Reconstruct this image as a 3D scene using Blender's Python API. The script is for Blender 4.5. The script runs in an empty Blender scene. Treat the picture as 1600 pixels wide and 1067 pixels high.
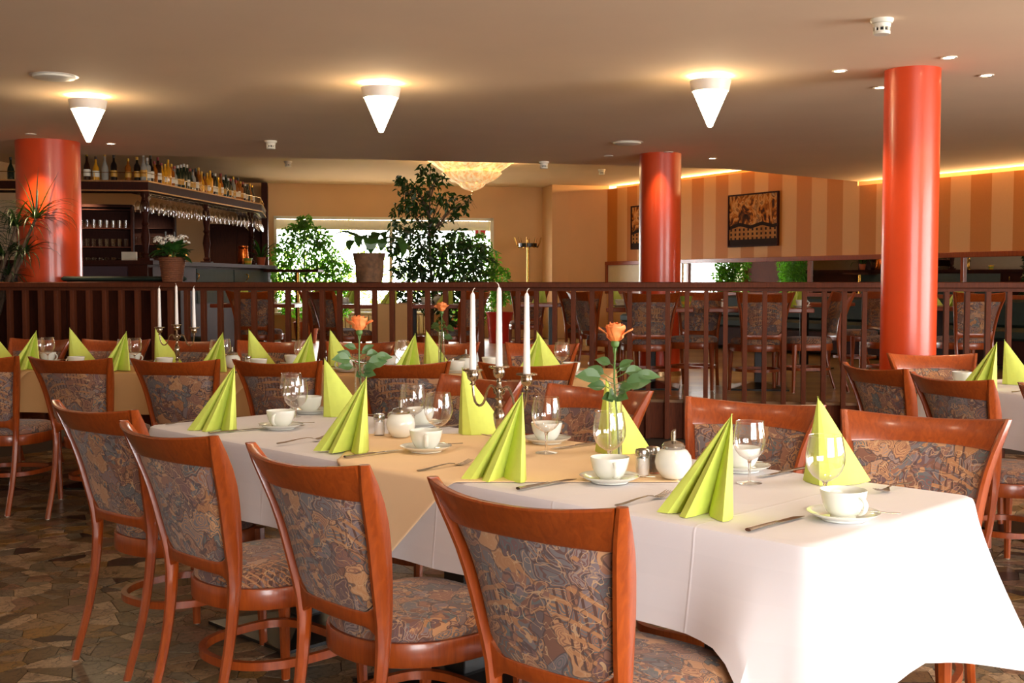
import bpy, math, random
from mathutils import Vector, Matrix
PI = math.pi
sin, cos = math.sin, math.cos
S = bpy.context.scene
COL = S.collection
random.seed(7)

# ---------------------------------------------------------------- camera, world, exposure
cam = bpy.data.cameras.new('camera')
cam_o = bpy.data.objects.new('camera', cam)
COL.objects.link(cam_o)
cam.lens = 40.5
cam.sensor_width = 36.0
cam.clip_start = 0.05
cam.clip_end = 200
PITCH = math.atan(92.5 / 1800.0)
cam_o.location = (0, 0, 1.30)
cam_o.rotation_euler = (PI / 2 - PITCH, 0, 0)
S.camera = cam_o
S.view_settings.view_transform = 'Standard'
S.view_settings.look = 'None'
S.view_settings.exposure = 0.33
S.view_settings.gamma = 1.0
S.view_settings.use_curve_mapping = False
try:
    S.cycles.use_denoising = True
    S.cycles.max_bounces = 9
    S.cycles.diffuse_bounces = 4
    S.cycles.glossy_bounces = 5
    S.cycles.transmission_bounces = 8
    S.cycles.transparent_max_bounces = 24
    S.cycles.sample_clamp_indirect = 6.0
    S.cycles.caustics_reflective = False
    S.cycles.caustics_refractive = False
    S.cycles.light_sampling_threshold = 0.005
except Exception:
    pass

W = bpy.data.worlds.new('sky')
S.world = W
W.use_nodes = True
_bg = W.node_tree.nodes['Background']
_bg.inputs[0].default_value = (0.99, 0.97, 0.96, 1)
_bg.inputs[1].default_value = 17.0


def area(name, loc, size, target, energy, color, portal=False, spread=None):
    l = bpy.data.lights.new(name, 'AREA')
    l.shape = 'RECTANGLE'
    l.size, l.size_y = size
    l.energy = energy
    l.color = color
    if portal:
        l.cycles.is_portal = True
    if spread:
        l.spread = spread
    o = bpy.data.objects.new(name, l)
    COL.objects.link(o)
    o.location = loc
    d = Vector(target) - Vector(loc)
    o.rotation_euler = d.to_track_quat('-Z', 'Y').to_euler()
    return o


# window openings (outside the frame behind and beside the camera, and the one in the far wall)
area('portal_right', (7.42, 2.6, 1.45), (6.6, 1.9), (0, 2.6, 1.45), 1, (1, 1, 1), True)
area('portal_back', (2.9, -2.92, 1.5), (5.0, 2.0), (2.9, 5, 1.5), 1, (1, 1, 1), True)
area('portal_far', (-2.2, 20.2, 1.5), (3.8, 1.9), (-2.0, 10, 1.5), 1, (1, 1, 1), True)


def spot(name, loc, target, energy, angle, blend=0.6, color=(1, .72, .42), size=.03):
    l = bpy.data.lights.new(name, 'SPOT')
    l.energy = energy
    l.spot_size = math.radians(angle)
    l.spot_blend = blend
    l.color = color
    l.shadow_soft_size = size
    o = bpy.data.objects.new(name, l)
    COL.objects.link(o)
    o.location = loc
    d = Vector(target) - Vector(loc)
    o.rotation_euler = d.to_track_quat('-Z', 'Y').to_euler()
    return o


def point(name, loc, energy, color=(1, .72, .42), size=.02):
    l = bpy.data.lights.new(name, 'POINT')
    l.energy = energy
    l.color = color
    l.shadow_soft_size = size
    o = bpy.data.objects.new(name, l)
    COL.objects.link(o)
    o.location = loc
    return o


# ---------------------------------------------------------------- materials
def lin(h):
    h = h.lstrip('#')
    r = []
    for i in (0, 2, 4):
        c = int(h[i:i + 2], 16) / 255
        r.append(c / 12.92 if c <= .04045 else ((c + .055) / 1.055) ** 2.4)
    return (r[0], r[1], r[2], 1)


def new_mat(name):
    m = bpy.data.materials.new(name)
    m.use_nodes = True
    n = m.node_tree
    b = n.nodes['Principled BSDF']
    return m, n, b


def lk(n, a, b):
    n.links.new(a, b)


def coords(n, kind='Object', scale=(1, 1, 1), rot=(0, 0, 0)):
    t = n.nodes.new('ShaderNodeTexCoord')
    m = n.nodes.new('ShaderNodeMapping')
    m.inputs['Scale'].default_value = scale
    m.inputs['Rotation'].default_value = rot
    lk(n, t.outputs[kind], m.inputs['Vector'])
    return m.outputs['Vector']


def noise(n, vec, scale, detail=3, rough=.5, dist=0):
    t = n.nodes.new('ShaderNodeTexNoise')
    t.inputs['Scale'].default_value = scale
    t.inputs['Detail'].default_value = detail
    t.inputs['Roughness'].default_value = rough
    t.inputs['Distortion'].default_value = dist
    if vec is not None:
        lk(n, vec, t.inputs['Vector'])
    return t


def ramp(n, fac, stops, interp='LINEAR'):
    r = n.nodes.new('ShaderNodeValToRGB')
    cr = r.color_ramp
    cr.interpolation = interp
    while len(cr.elements) > 1:
        cr.elements.remove(cr.elements[-1])
    cr.elements[0].position = stops[0][0]
    cr.elements[0].color = stops[0][1]
    for p, c in stops[1:]:
        e = cr.elements.new(p)
        e.color = c
    lk(n, fac, r.inputs['Fac'])
    return r.outputs['Color']


def mixc(n, fac, a, b, mode='MIX'):
    m = n.nodes.new('ShaderNodeMix')
    m.data_type = 'RGBA'
    m.blend_type = mode
    for sock, v in ((m.inputs[0], fac), (m.inputs[6], a), (m.inputs[7], b)):
        if hasattr(v, 'links'):
            lk(n, v, sock)
        else:
            sock.default_value = v
    return m.outputs[2]


def mth(n, op, a, b=None, c=None):
    m = n.nodes.new('ShaderNodeMath')
    m.operation = op
    for i, v in enumerate((a, b, c)):
        if v is None:
            continue
        if hasattr(v, 'links'):
            lk(n, v, m.inputs[i])
        else:
            m.inputs[i].default_value = v
    return m.outputs[0]


def bump(n, b, h, strength=.2, dist=.002):
    t = n.nodes.new('ShaderNodeBump')
    t.inputs['Strength'].default_value = strength
    t.inputs['Distance'].default_value = dist
    lk(n, h, t.inputs['Height'])
    lk(n, t.outputs['Normal'], b.inputs['Normal'])


def plain(name, col, rough=.5, metal=0, coat=0, var=.08, vscale=14, emit=None, estr=0, bmp=0, trans=0, sheen=0):
    m, n, b = new_mat(name)
    c = lin(col) if isinstance(col, str) else col
    if var:
        t = noise(n, coords(n), vscale, 4)
        lo = tuple(x * (1 - var) for x in c[:3]) + (1,)
        hi = tuple(min(1, x * (1 + var)) for x in c[:3]) + (1,)
        lk(n, ramp(n, t.outputs['Fac'], [(.3, lo), (.7, hi)]), b.inputs['Base Color'])
        if bmp:
            bump(n, b, t.outputs['Fac'], bmp, .003)
    else:
        b.inputs['Base Color'].default_value = c
    b.inputs['Roughness'].default_value = rough
    b.inputs['Metallic'].default_value = metal
    b.inputs['Coat Weight'].default_value = coat
    b.inputs['Coat Roughness'].default_value = .12
    if emit:
        b.inputs['Emission Color'].default_value = lin(emit) if isinstance(emit, str) else emit
        b.inputs['Emission Strength'].default_value = estr
    if trans:
        b.inputs['Transmission Weight'].default_value = trans
    return m


def wood(name, dark, light, rough=.35, coat=.35, scale=(9, 9, 1.2), rnd=.12):
    m, n, b = new_mat(name)
    v = coords(n, scale=scale)
    t = noise(n, v, 6, 5, .6, 1.2)
    col = ramp(n, t.outputs['Fac'], [(.25, lin(dark)), (.75, lin(light))])
    if rnd:
        oi = n.nodes.new('ShaderNodeObjectInfo')
        hs = n.nodes.new('ShaderNodeHueSaturation')
        lk(n, mth(n, 'MULTIPLY_ADD', oi.outputs['Random'], rnd * 2, 1 - rnd), hs.inputs['Value'])
        lk(n, col, hs.inputs['Color'])
        col = hs.outputs['Color']
    lk(n, col, b.inputs['Base Color'])
    b.inputs['Roughness'].default_value = rough
    b.inputs['Coat Weight'].default_value = coat
    b.inputs['Coat Roughness'].default_value = .15
    bump(n, b, t.outputs['Fac'], .06, .001)
    return m


def fabric_mat():
    m, n, b = new_mat('chair_tapestry')
    tc = n.nodes.new('ShaderNodeTexCoord')
    oi = n.nodes.new('ShaderNodeObjectInfo')
    add = n.nodes.new('ShaderNodeVectorMath')
    add.operation = 'ADD'
    comb = n.nodes.new('ShaderNodeCombineXYZ')
    for i in range(3):
        lk(n, mth(n, 'MULTIPLY', oi.outputs['Random'], (3.1, 1.7, 4.3)[i]), comb.inputs[i])
    lk(n, tc.outputs['Object'], add.inputs[0])
    lk(n, comb.outputs[0], add.inputs[1])
    base = add.outputs[0]
    # warp
    w = noise(n, base, 8, 2, .5, 1.0)
    sub = n.nodes.new('ShaderNodeVectorMath')
    sub.operation = 'MULTIPLY_ADD'
    lk(n, w.outputs['Color'], sub.inputs[0])
    sub.inputs[1].default_value = (.17, .17, .17)
    lk(n, base, sub.inputs[2])
    wv = sub.outputs[0]
    pal = [lin('#6d6b74'), lin('#86645a'), lin('#66595f'), lin('#a97c56'), lin('#76595a'), lin('#636a72'), lin('#936a58'),
           lin('#6b5358'), lin('#b98f6c'), lin('#726f78'), lin('#7a5648'), lin('#7d727c')]
    v1 = n.nodes.new('ShaderNodeTexVoronoi')
    v1.inputs['Scale'].default_value = 15
    lk(n, wv, v1.inputs['Vector'])
    sep = n.nodes.new('ShaderNodeSeparateColor')
    lk(n, v1.outputs['Color'], sep.inputs[0])
    c1 = ramp(n, sep.outputs[0], [(i / 12, pal[i]) for i in range(12)], 'CONSTANT')
    # stripes/rings inside the cells: snail and petal motifs
    rings = mth(n, 'SINE', mth(n, 'MULTIPLY', v1.outputs['Distance'], 52))
    sel = mth(n, 'GREATER_THAN', sep.outputs[1], .2)
    ringm = mth(n, 'MULTIPLY', mth(n, 'GREATER_THAN', rings, .35), sel)
    c2 = ramp(n, sep.outputs[2], [(0, lin('#8e6654')), (.3, lin('#5c656d')), (.5, lin('#b0845e')), (.7, lin('#664c4a')), (.86, lin('#8f8488'))], 'CONSTANT')
    col = mixc(n, ringm, c1, c2)
    # second, finer mosaic
    v2 = n.nodes.new('ShaderNodeTexVoronoi')
    v2.inputs['Scale'].default_value = 46
    lk(n, wv, v2.inputs['Vector'])
    s2 = n.nodes.new('ShaderNodeSeparateColor')
    lk(n, v2.outputs['Color'], s2.inputs[0])
    c3 = ramp(n, s2.outputs[0], [(i / 12, pal[(i * 5 + 2) % 12]) for i in range(12)], 'CONSTANT')
    big = noise(n, base, 7, 1)
    col = mixc(n, mth(n, 'GREATER_THAN', big.outputs['Fac'], .56), col, c3)
    # lattice patches
    ch = n.nodes.new('ShaderNodeTexNoise')
    ch.inputs['Scale'].default_value = 5
    lk(n, base, ch.inputs['Vector'])
    sx = n.nodes.new('ShaderNodeSeparateXYZ')
    lk(n, base, sx.inputs[0])
    warp = mth(n, 'MULTIPLY', w.outputs['Fac'], 3)
    gx = mth(n, 'GREATER_THAN', mth(n, 'SINE', mth(n, 'ADD', mth(n, 'MULTIPLY', sx.outputs[0], 330), warp)), .55)
    yz = mth(n, 'ADD', sx.outputs[1], sx.outputs[2])
    gy = mth(n, 'GREATER_THAN', mth(n, 'SINE', mth(n, 'ADD', mth(n, 'MULTIPLY', yz, 260), warp)), .6)
    lat = mth(n, 'MULTIPLY', mth(n, 'MAXIMUM', gx, gy), mth(n, 'GREATER_THAN', ch.outputs['Fac'], .58))
    col = mixc(n, lat, col, mixc(n, gy, lin('#5b403a'), lin('#a97c58')))
    # ink outline
    ve = n.nodes.new('ShaderNodeTexVoronoi')
    ve.feature = 'DISTANCE_TO_EDGE'
    ve.inputs['Scale'].default_value = 15
    lk(n, wv, ve.inputs['Vector'])
    cream = mth(n, 'MULTIPLY', mth(n, 'GREATER_THAN', ve.outputs['Distance'], .07), mth(n, 'LESS_THAN', ve.outputs['Distance'], .10))
    col = mixc(n, mth(n, 'MULTIPLY', mth(n, 'MULTIPLY', cream, mth(n, 'GREATER_THAN', sep.outputs[2], .5)), .7), col, lin('#b5957a'))
    edge = mth(n, 'LESS_THAN', ve.outputs['Distance'], .03)
    col = mixc(n, mth(n, 'MULTIPLY', edge, .7), col, lin('#4a3a3c'))
    # cream tendrils
    wn = noise(n, base, 21, 1, .4, 1.2)
    tend = mth(n, 'LESS_THAN', mth(n, 'ABSOLUTE', mth(n, 'SUBTRACT', wn.outputs['Fac'], .5)), .009)
    col = mixc(n, mth(n, 'MULTIPLY', tend, .8), col, lin('#c4a684'))
    col = mixc(n, 1, col, (.97, .86, .74, 1), 'MULTIPLY')
    lk(n, col, b.inputs['Base Color'])
    b.inputs['Roughness'].default_value = .8
    b.inputs['Sheen Weight'].default_value = .15
    fine = noise(n, base, 900, 1)
    bump(n, b, fine.outputs['Fac'], .15, .0006)
    return m


def thin_glass(name, tint=(1, 1, 1), base=.06, edge=.85, rough=.02, power=2.6, dark=.0):
    """thin blown glass: clear straight on, mirror-like towards its edges"""
    m = bpy.data.materials.new(name)
    m.use_nodes = True
    n = m.node_tree
    n.nodes.clear()
    out = n.nodes.new('ShaderNodeOutputMaterial')
    tr = n.nodes.new('ShaderNodeBsdfTransparent')
    tr.inputs[0].default_value = (*tint, 1)
    gl = n.nodes.new('ShaderNodeBsdfGlossy')
    gl.inputs['Roughness'].default_value = rough
    gl.inputs[0].default_value = (.95, .95, .95, 1)
    lw = n.nodes.new('ShaderNodeLayerWeight')
    lw.inputs[0].default_value = .5
    f = mth(n, 'POWER', lw.outputs['Facing'], power)
    f = mth(n, 'MULTIPLY_ADD', f, edge - base, base)
    mx = n.nodes.new('ShaderNodeMixShader')
    lk(n, f, mx.inputs[0])
    lk(n, tr.outputs[0], mx.inputs[1])
    lk(n, gl.outputs[0], mx.inputs[2])
    lk(n, mx.outputs[0], out.inputs[0])
    return m


def solid_glass(name, col=(1, 1, 1, 1), rough=0.0, ior=1.45):
    m, n, b = new_mat(name)
    b.inputs['Base Color'].default_value = col
    b.inputs['Transmission Weight'].default_value = 1
    b.inputs['Roughness'].default_value = rough
    b.inputs['IOR'].default_value = ior
    return m


def leaf_mat(name, dark, light, rough=.4, trans=.35):
    m, n, b = new_mat(name)
    v = coords(n)
    t = noise(n, v, 8, 2)
    gi = n.nodes.new('ShaderNodeNewGeometry')
    f = mth(n, 'MULTIPLY_ADD', gi.outputs['Random Per Island'], .6, mth(n, 'MULTIPLY', t.outputs['Fac'], .4))
    col = ramp(n, f, [(.1, lin(dark)), (.9, lin(light))])
    lk(n, col, b.inputs['Base Color'])
    b.inputs['Roughness'].default_value = rough
    tl = n.nodes.new('ShaderNodeBsdfTranslucent')
    lk(n, mixc(n, 1, col, (1.6, 1.9, .6, 1), 'MULTIPLY'), tl.inputs[0])
    mx = n.nodes.new('ShaderNodeMixShader')
    mx.inputs[0].default_value = trans
    out = n.nodes['Material Output']
    lk(n, b.outputs[0], mx.inputs[1])
    lk(n, tl.outputs[0], mx.inputs[2])
    lk(n, mx.outputs[0], out.inputs[0])
    return m


def stripes_mat():
    m, n, b = new_mat('striped_wallpaper')
    v = coords(n)
    sx = n.nodes.new('ShaderNodeSeparateXYZ')
    lk(n, v, sx.inputs[0])
    k = mth(n, 'FRACT', mth(n, 'DIVIDE', mth(n, 'SUBTRACT', sx.outputs[0], .02), .585))
    t = noise(n, v, 60, 2)
    a = mixc(n, t.outputs['Fac'], lin('#c98036'), lin('#c1772e'))
    c = mixc(n, t.outputs['Fac'], lin('#e0aa6e'), lin('#dba466'))
    lk(n, mixc(n, mth(n, 'GREATER_THAN', k, .5), a, c), b.inputs['Base Color'])
    b.inputs['Roughness'].default_value = .65
    bump(n, b, t.outputs['Fac'], .05, .001)
    return m


def painting_mat():
    m, n, b = new_mat('painted_canvas')
    tc = n.nodes.new('ShaderNodeTexCoord')
    sx = n.nodes.new('ShaderNodeSeparateXYZ')
    lk(n, tc.outputs['Generated'], sx.inputs[0])
    X, Z = sx.outputs[0], sx.outputs[2]
    mp = n.nodes.new('ShaderNodeMapping')
    mp.inputs['Scale'].default_value = (5, 1, 2.2)
    lk(n, tc.outputs['Generated'], mp.inputs['Vector'])
    t = noise(n, mp.outputs[0], 1.6, 3, .5, 1.6)
    sky = ramp(n, t.outputs['Fac'], [(.30, lin('#1c1008')), (.42, lin('#5a3010')), (.5, lin('#b8691c')), (.58, lin('#d8a05a')), (.66, lin('#7b441a')), (.78, lin('#e8c890'))])
    rz = noise(n, mp.outputs[0], .8, 1)
    roof = mth(n, 'ADD', mth(n, 'MULTIPLY', mth(n, 'PINGPONG', mth(n, 'MULTIPLY', X, 1), .23), .28), .36)
    wx = mth(n, 'FRACT', mth(n, 'MULTIPLY', X, 11))
    wz = mth(n, 'FRACT', mth(n, 'MULTIPLY', Z, 11))
    win = mth(n, 'MULTIPLY', mth(n, 'MULTIPLY', mth(n, 'GREATER_THAN', wx, .3), mth(n, 'LESS_THAN', wx, .7)), mth(n, 'MULTIPLY', mth(n, 'GREATER_THAN', wz, .2), mth(n, 'LESS_THAN', wz, .75)))
    fac = mixc(n, win, mixc(n, t.outputs['Fac'], lin('#8a5020'), lin('#c8904e')), lin('#2a160a'))
    band = mth(n, 'LESS_THAN', mth(n, 'ABSOLUTE', mth(n, 'SUBTRACT', Z, roof)), .035)
    col = mixc(n, mth(n, 'LESS_THAN', Z, roof), sky, fac)
    col = mixc(n, band, col, lin('#24140a'))
    col = mixc(n, mth(n, 'LESS_THAN', Z, .12), col, lin('#2b1a10'))
    lk(n, col, b.inputs['Base Color'])
    b.inputs['Roughness'].default_value = .75
    b.inputs['Specular IOR Level'].default_value = .15
    return m


def stone_mat(name, dark, light):
    m, n, b = new_mat(name)
    v = coords(n, scale=(1, 1, 1))
    t = noise(n, v, 9, 7, .68, 1.4)
    t2 = noise(n, v, 42, 4, .7, .6)
    c = ramp(n, t.outputs['Fac'], [(.32, lin(dark)), (.5, lin(light)), (.56, lin(dark)), (.7, lin(light))])
    c = mixc(n, mth(n, 'MULTIPLY', mth(n, 'LESS_THAN', t2.outputs['Fac'], .42), .55), c, lin('#4a3c2c'))
    wv = noise(n, v, 5, 3, .6)
    sub = n.nodes.new('ShaderNodeVectorMath')
    sub.operation = 'MULTIPLY_ADD'
    lk(n, wv.outputs['Color'], sub.inputs[0])
    sub.inputs[1].default_value = (.25, .25, 0)
    lk(n, v, sub.inputs[2])
    ve = n.nodes.new('ShaderNodeTexVoronoi')
    ve.feature = 'DISTANCE_TO_EDGE'
    ve.inputs['Scale'].default_value = 13
    lk(n, sub.outputs[0], ve.inputs['Vector'])
    crack = mth(n, 'LESS_THAN', ve.outputs['Distance'], .02)
    c = mixc(n, mth(n, 'MULTIPLY', crack, .75), c, lin('#2a1f18'))
    lk(n, c, b.inputs['Base Color'])
    b.inputs['Roughness'].default_value = .3
    b.inputs['Specular IOR Level'].default_value = .4
    return m


def metal(name, col, rough=.2, var=.1):
    return plain(name, col, rough, 1, var=var, vscale=60)


M = {}
M['wood'] = wood('cherry_wood', '#7c300b', '#a44b17', .32, .4)
M['wood_dark'] = wood('dark_mahogany', '#2a1009', '#3e190d', .6, 0)
M['wood_dark'].node_tree.nodes['Principled BSDF'].inputs['Specular IOR Level'].default_value = .12
M['rail_wood'] = wood('brown_rail_wood', '#4a2210', '#64311a', .6, 0)
M['rail_wood'].node_tree.nodes['Principled BSDF'].inputs['Specular IOR Level'].default_value = .2
M['table_wood'] = wood('reddish_table_wood', '#7a3212', '#964420', .35, .3, (1.2, 9, 9))
M['fabric'] = fabric_mat()
M['seat_dark'] = plain('dark_green_upholstery', '#12261c', .7, var=.2)
M['column'] = plain('orange_red_column_paint', '#c43f15', .36, coat=.2, var=.04, vscale=3)
M['ceiling'] = plain('ceiling_plaster', '#ecd0b0', .85, var=.02, vscale=2)
M['ceiling_high'] = plain('raised_ceiling_plaster', '#ecd2ac', .85, var=.02, vscale=2)
M['wall'] = plain('beige_wall_paint', '#d9ae7c', .8, var=.03, vscale=2)
M['wall_side'] = plain('plain_wall_paint', '#e2c8a6', .85, var=.03)
M['stripes'] = stripes_mat()
M['painting'] = painting_mat()
M['black'] = plain('black_metal', '#0c0b0b', .35, var=.1)
M['white_cloth'] = plain('white_damask', '#e6e2e6', .85, var=.015, vscale=4)
def damask(m):
    n = m.node_tree
    b = n.nodes['Principled BSDF']
    v = coords(n, rot=(0, 0, math.radians(45)))
    sx = n.nodes.new('ShaderNodeSeparateXYZ')
    lk(n, v, sx.inputs[0])
    old = b.inputs['Base Color'].links[0].from_socket
    z = mth(n, 'FRACT', mth(n, 'MULTIPLY', sx.outputs[2], 7.2))
    band = mth(n, 'GREATER_THAN', z, .5)
    lk(n, mixc(n, mth(n, 'MULTIPLY', band, .07), old, (.6, .58, .62, 1)), b.inputs['Base Color'])
    hs = []
    for i in (0, 1):
        f = mth(n, 'ABSOLUTE', mth(n, 'SUBTRACT', mth(n, 'FRACT', mth(n, 'MULTIPLY', sx.outputs[i], 2.3)), .5))
        hs.append(mth(n, 'SUBTRACT', 1, mth(n, 'MINIMUM', mth(n, 'MULTIPLY', f, 90), 1)))
    w = noise(n, v, 3.5, 2)
    h = mth(n, 'ADD', mth(n, 'ADD', hs[0], hs[1]), mth(n, 'MULTIPLY', w.outputs['Fac'], 2.5))
    bump(n, b, h, .25, .003)


damask(M['white_cloth'])
M['beige_cloth'] = plain('beige_overlay_cloth', '#fad8ab', .85, var=.03, vscale=5)
M['tan_cloth'] = plain('tan_table_cloth', '#d9ab72', .85, var=.04, vscale=5)
M['napkin'] = plain('lime_green_paper', '#cddb62', .75, var=.04, vscale=40)
M['china'] = plain('white_china', '#e9ebe2', .12, coat=.6, var=.01)
M['steel'] = metal('polished_steel', '#b8b0a6', .22)
M['chrome'] = metal('chrome_lid', '#b8b4ae', .2)
M['silver'] = metal('tarnished_silver', '#a69886', .2, .3)
M['brass'] = metal('brass', '#b98a3e', .25)
M['wax'] = plain('white_wax', '#f2ece6', .4, var=.02)
M['wick'] = plain('wick', '#e8dfd2', .8, var=0)
M['glass'] = thin_glass('wine_glass', base=.08, edge=1.0, power=1.6)
M['glass_bar'] = thin_glass('bar_glass', base=.05, edge=1.0, power=2.2, rough=.03, tint=(.95, .93, .9))
M['vase_glass'] = thin_glass('vase_glass', base=.15, edge=1.0, power=1.0, tint=(.96, .98, .96))
M['glass_solid'] = solid_glass('glass_stem')
M['water'] = thin_glass('vase_water', base=.04, edge=.6, tint=(.95, .97, .93))
M['pane'] = thin_glass('window_pane', base=.04, edge=.6)
M['mirror'] = plain('mirror_glass', '#d8d8d4', .01, 1, var=0)
M['cream'] = plain('cream_window_paint', '#e6dfc0', .5, var=.03)
M['white_plastic'] = plain('white_plastic', '#e2dccb', .45, var=.03)
M['white_metal'] = plain('white_lamp_metal', '#e4ddd2', .4, var=.02)
M['lamp'] = plain('lit_lamp_glass', '#fff0d8', .4, var=0, emit=(1, .80, .5, 1), estr=22)
M['bulb'] = plain('lit_bulb', '#fff0d8', .4, var=0, emit=(1, .74, .42, 1), estr=30)
M['bulb_off'] = plain('unlit_spot_glass', '#c8b7a0', .3, var=.05)
M['rose'] = plain('orange_rose_petal', '#f08a4a', .55, var=.2, vscale=60)
M['rose_in'] = plain('deep_orange_petal', '#ee7434', .55, var=.1, vscale=60)
M['rose_leaf'] = leaf_mat('rose_leaf', '#2c4a2c', '#5c7d4a', .4, .15)
M['stem'] = plain('green_stem', '#4c6e2c', .5, var=.15)
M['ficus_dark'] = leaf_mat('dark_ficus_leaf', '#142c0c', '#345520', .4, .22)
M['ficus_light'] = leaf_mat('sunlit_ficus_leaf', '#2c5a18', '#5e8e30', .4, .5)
M['dracaena'] = leaf_mat('dracaena_leaf', '#13220f', '#2c421c', .4, .1)
M['pot_leaf'] = leaf_mat('broad_leaf', '#1d3c16', '#3c6428', .35, .25)
M['bark'] = plain('grey_brown_bark', '#54402e', .8, var=.3, vscale=40)
M['terracotta'] = plain('terracotta', '#b4552c', .7, var=.1)
M['red_pot'] = plain('glossy_red_pot', '#b01c1c', .3, var=.05)
M['flower'] = plain('white_blossom', '#e9e4d8', .6, var=.06)
M['wicker'] = plain('brown_wicker', '#6a3c22', .7, var=.3, vscale=70, bmp=.5)
M['barkpot'] = plain('bark_covered_pot', '#64452c', .8, var=.35, vscale=30, bmp=.7)
M['panel_grey'] = plain('grey_bar_panel', '#4a5350', .8, var=.05)
M['panel_grey'].node_tree.nodes['Principled BSDF'].inputs['Specular IOR Level'].default_value = .1
M['strip_gold'] = metal('brass_edging', '#c9a87c', .25)
M['grout'] = plain('dark_grout', '#3b2f24', .8, var=.2, vscale=30)
M['label'] = plain('paper_label', '#d8d0bc', .6, var=.05)
M['soil'] = plain('potting_soil', '#241a12', .9, var=.3, vscale=60)
M['cake_green'] = plain('green_glaze', '#8aa03a', .3, var=.1)
M['yellow'] = plain('yellow_glaze', '#d8a52c', .35, var=.1)
M['hedge'] = leaf_mat('garden_hedge_leaf', '#5a7a30', '#a8c060', .5, .5)
M['garden'] = plain('garden_ground', '#a89a84', .9, var=.2, vscale=2)
M['red'] = plain('red_sign', '#c42a1c', .5, var=.05)
M['pepper'] = plain('ground_pepper', '#6b5a48', .9, var=.3, vscale=300)
M['sugar'] = plain('white_salt', '#efe9e2', .9, var=.03)
BOTTLE = {
    'dark green': plain('dark_green_bottle', '#13251a', .12, coat=.5, var=.1),
    'amber': plain('amber_bottle', '#8a4a12', .12, coat=.5, var=.15),
    'golden': plain('golden_bottle', '#c8891e', .15, coat=.5, var=.15),
    'brown': plain('brown_bottle', '#2a140a', .12, coat=.5, var=.1),
    'clear': plain('clear_bottle', '#8d8a80', .08, coat=.6, var=.15),
    'black': plain('black_bottle', '#0b0a0c', .12, coat=.6, var=.1),
    'red': plain('red_bottle', '#6b1510', .15, coat=.5, var=.1),
}
CAPM = {
    'red cap': plain('red_cap', '#8c1c18', .4, var=.05), 'white cap': plain('white_cap', '#cfcac0', .4, var=.05),
    'gold cap': plain('gold_cap', '#a8862e', .3, .8, var=.05), 'black cap': plain('black_cap', '#111010', .4, var=.05),
    'yellow cap': plain('yellow_cap', '#c99a20', .4, var=.05),
}
STONES = [stone_mat('stone_' + a, c, d) for a, c, d in (
    ('tan', '#665338', '#93795a'), ('beige', '#806c50', '#b2987a'), ('brown', '#4a3a28', '#6e5a3c'),
    ('grey', '#585042', '#7a705c'), ('dark', '#221815', '#3c2c26'), ('ochre', '#6c5024', '#93703c'), ('rose', '#644838', '#8c6c54'))]
PLANK = [wood('oak_plank_' + a, c, d, .35, .3, (1, 8, 8), .1) for a, c, d in (('pale', '#8a6a34', '#a5854a'), ('mid', '#7a5a2b', '#93733d'))]


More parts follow.
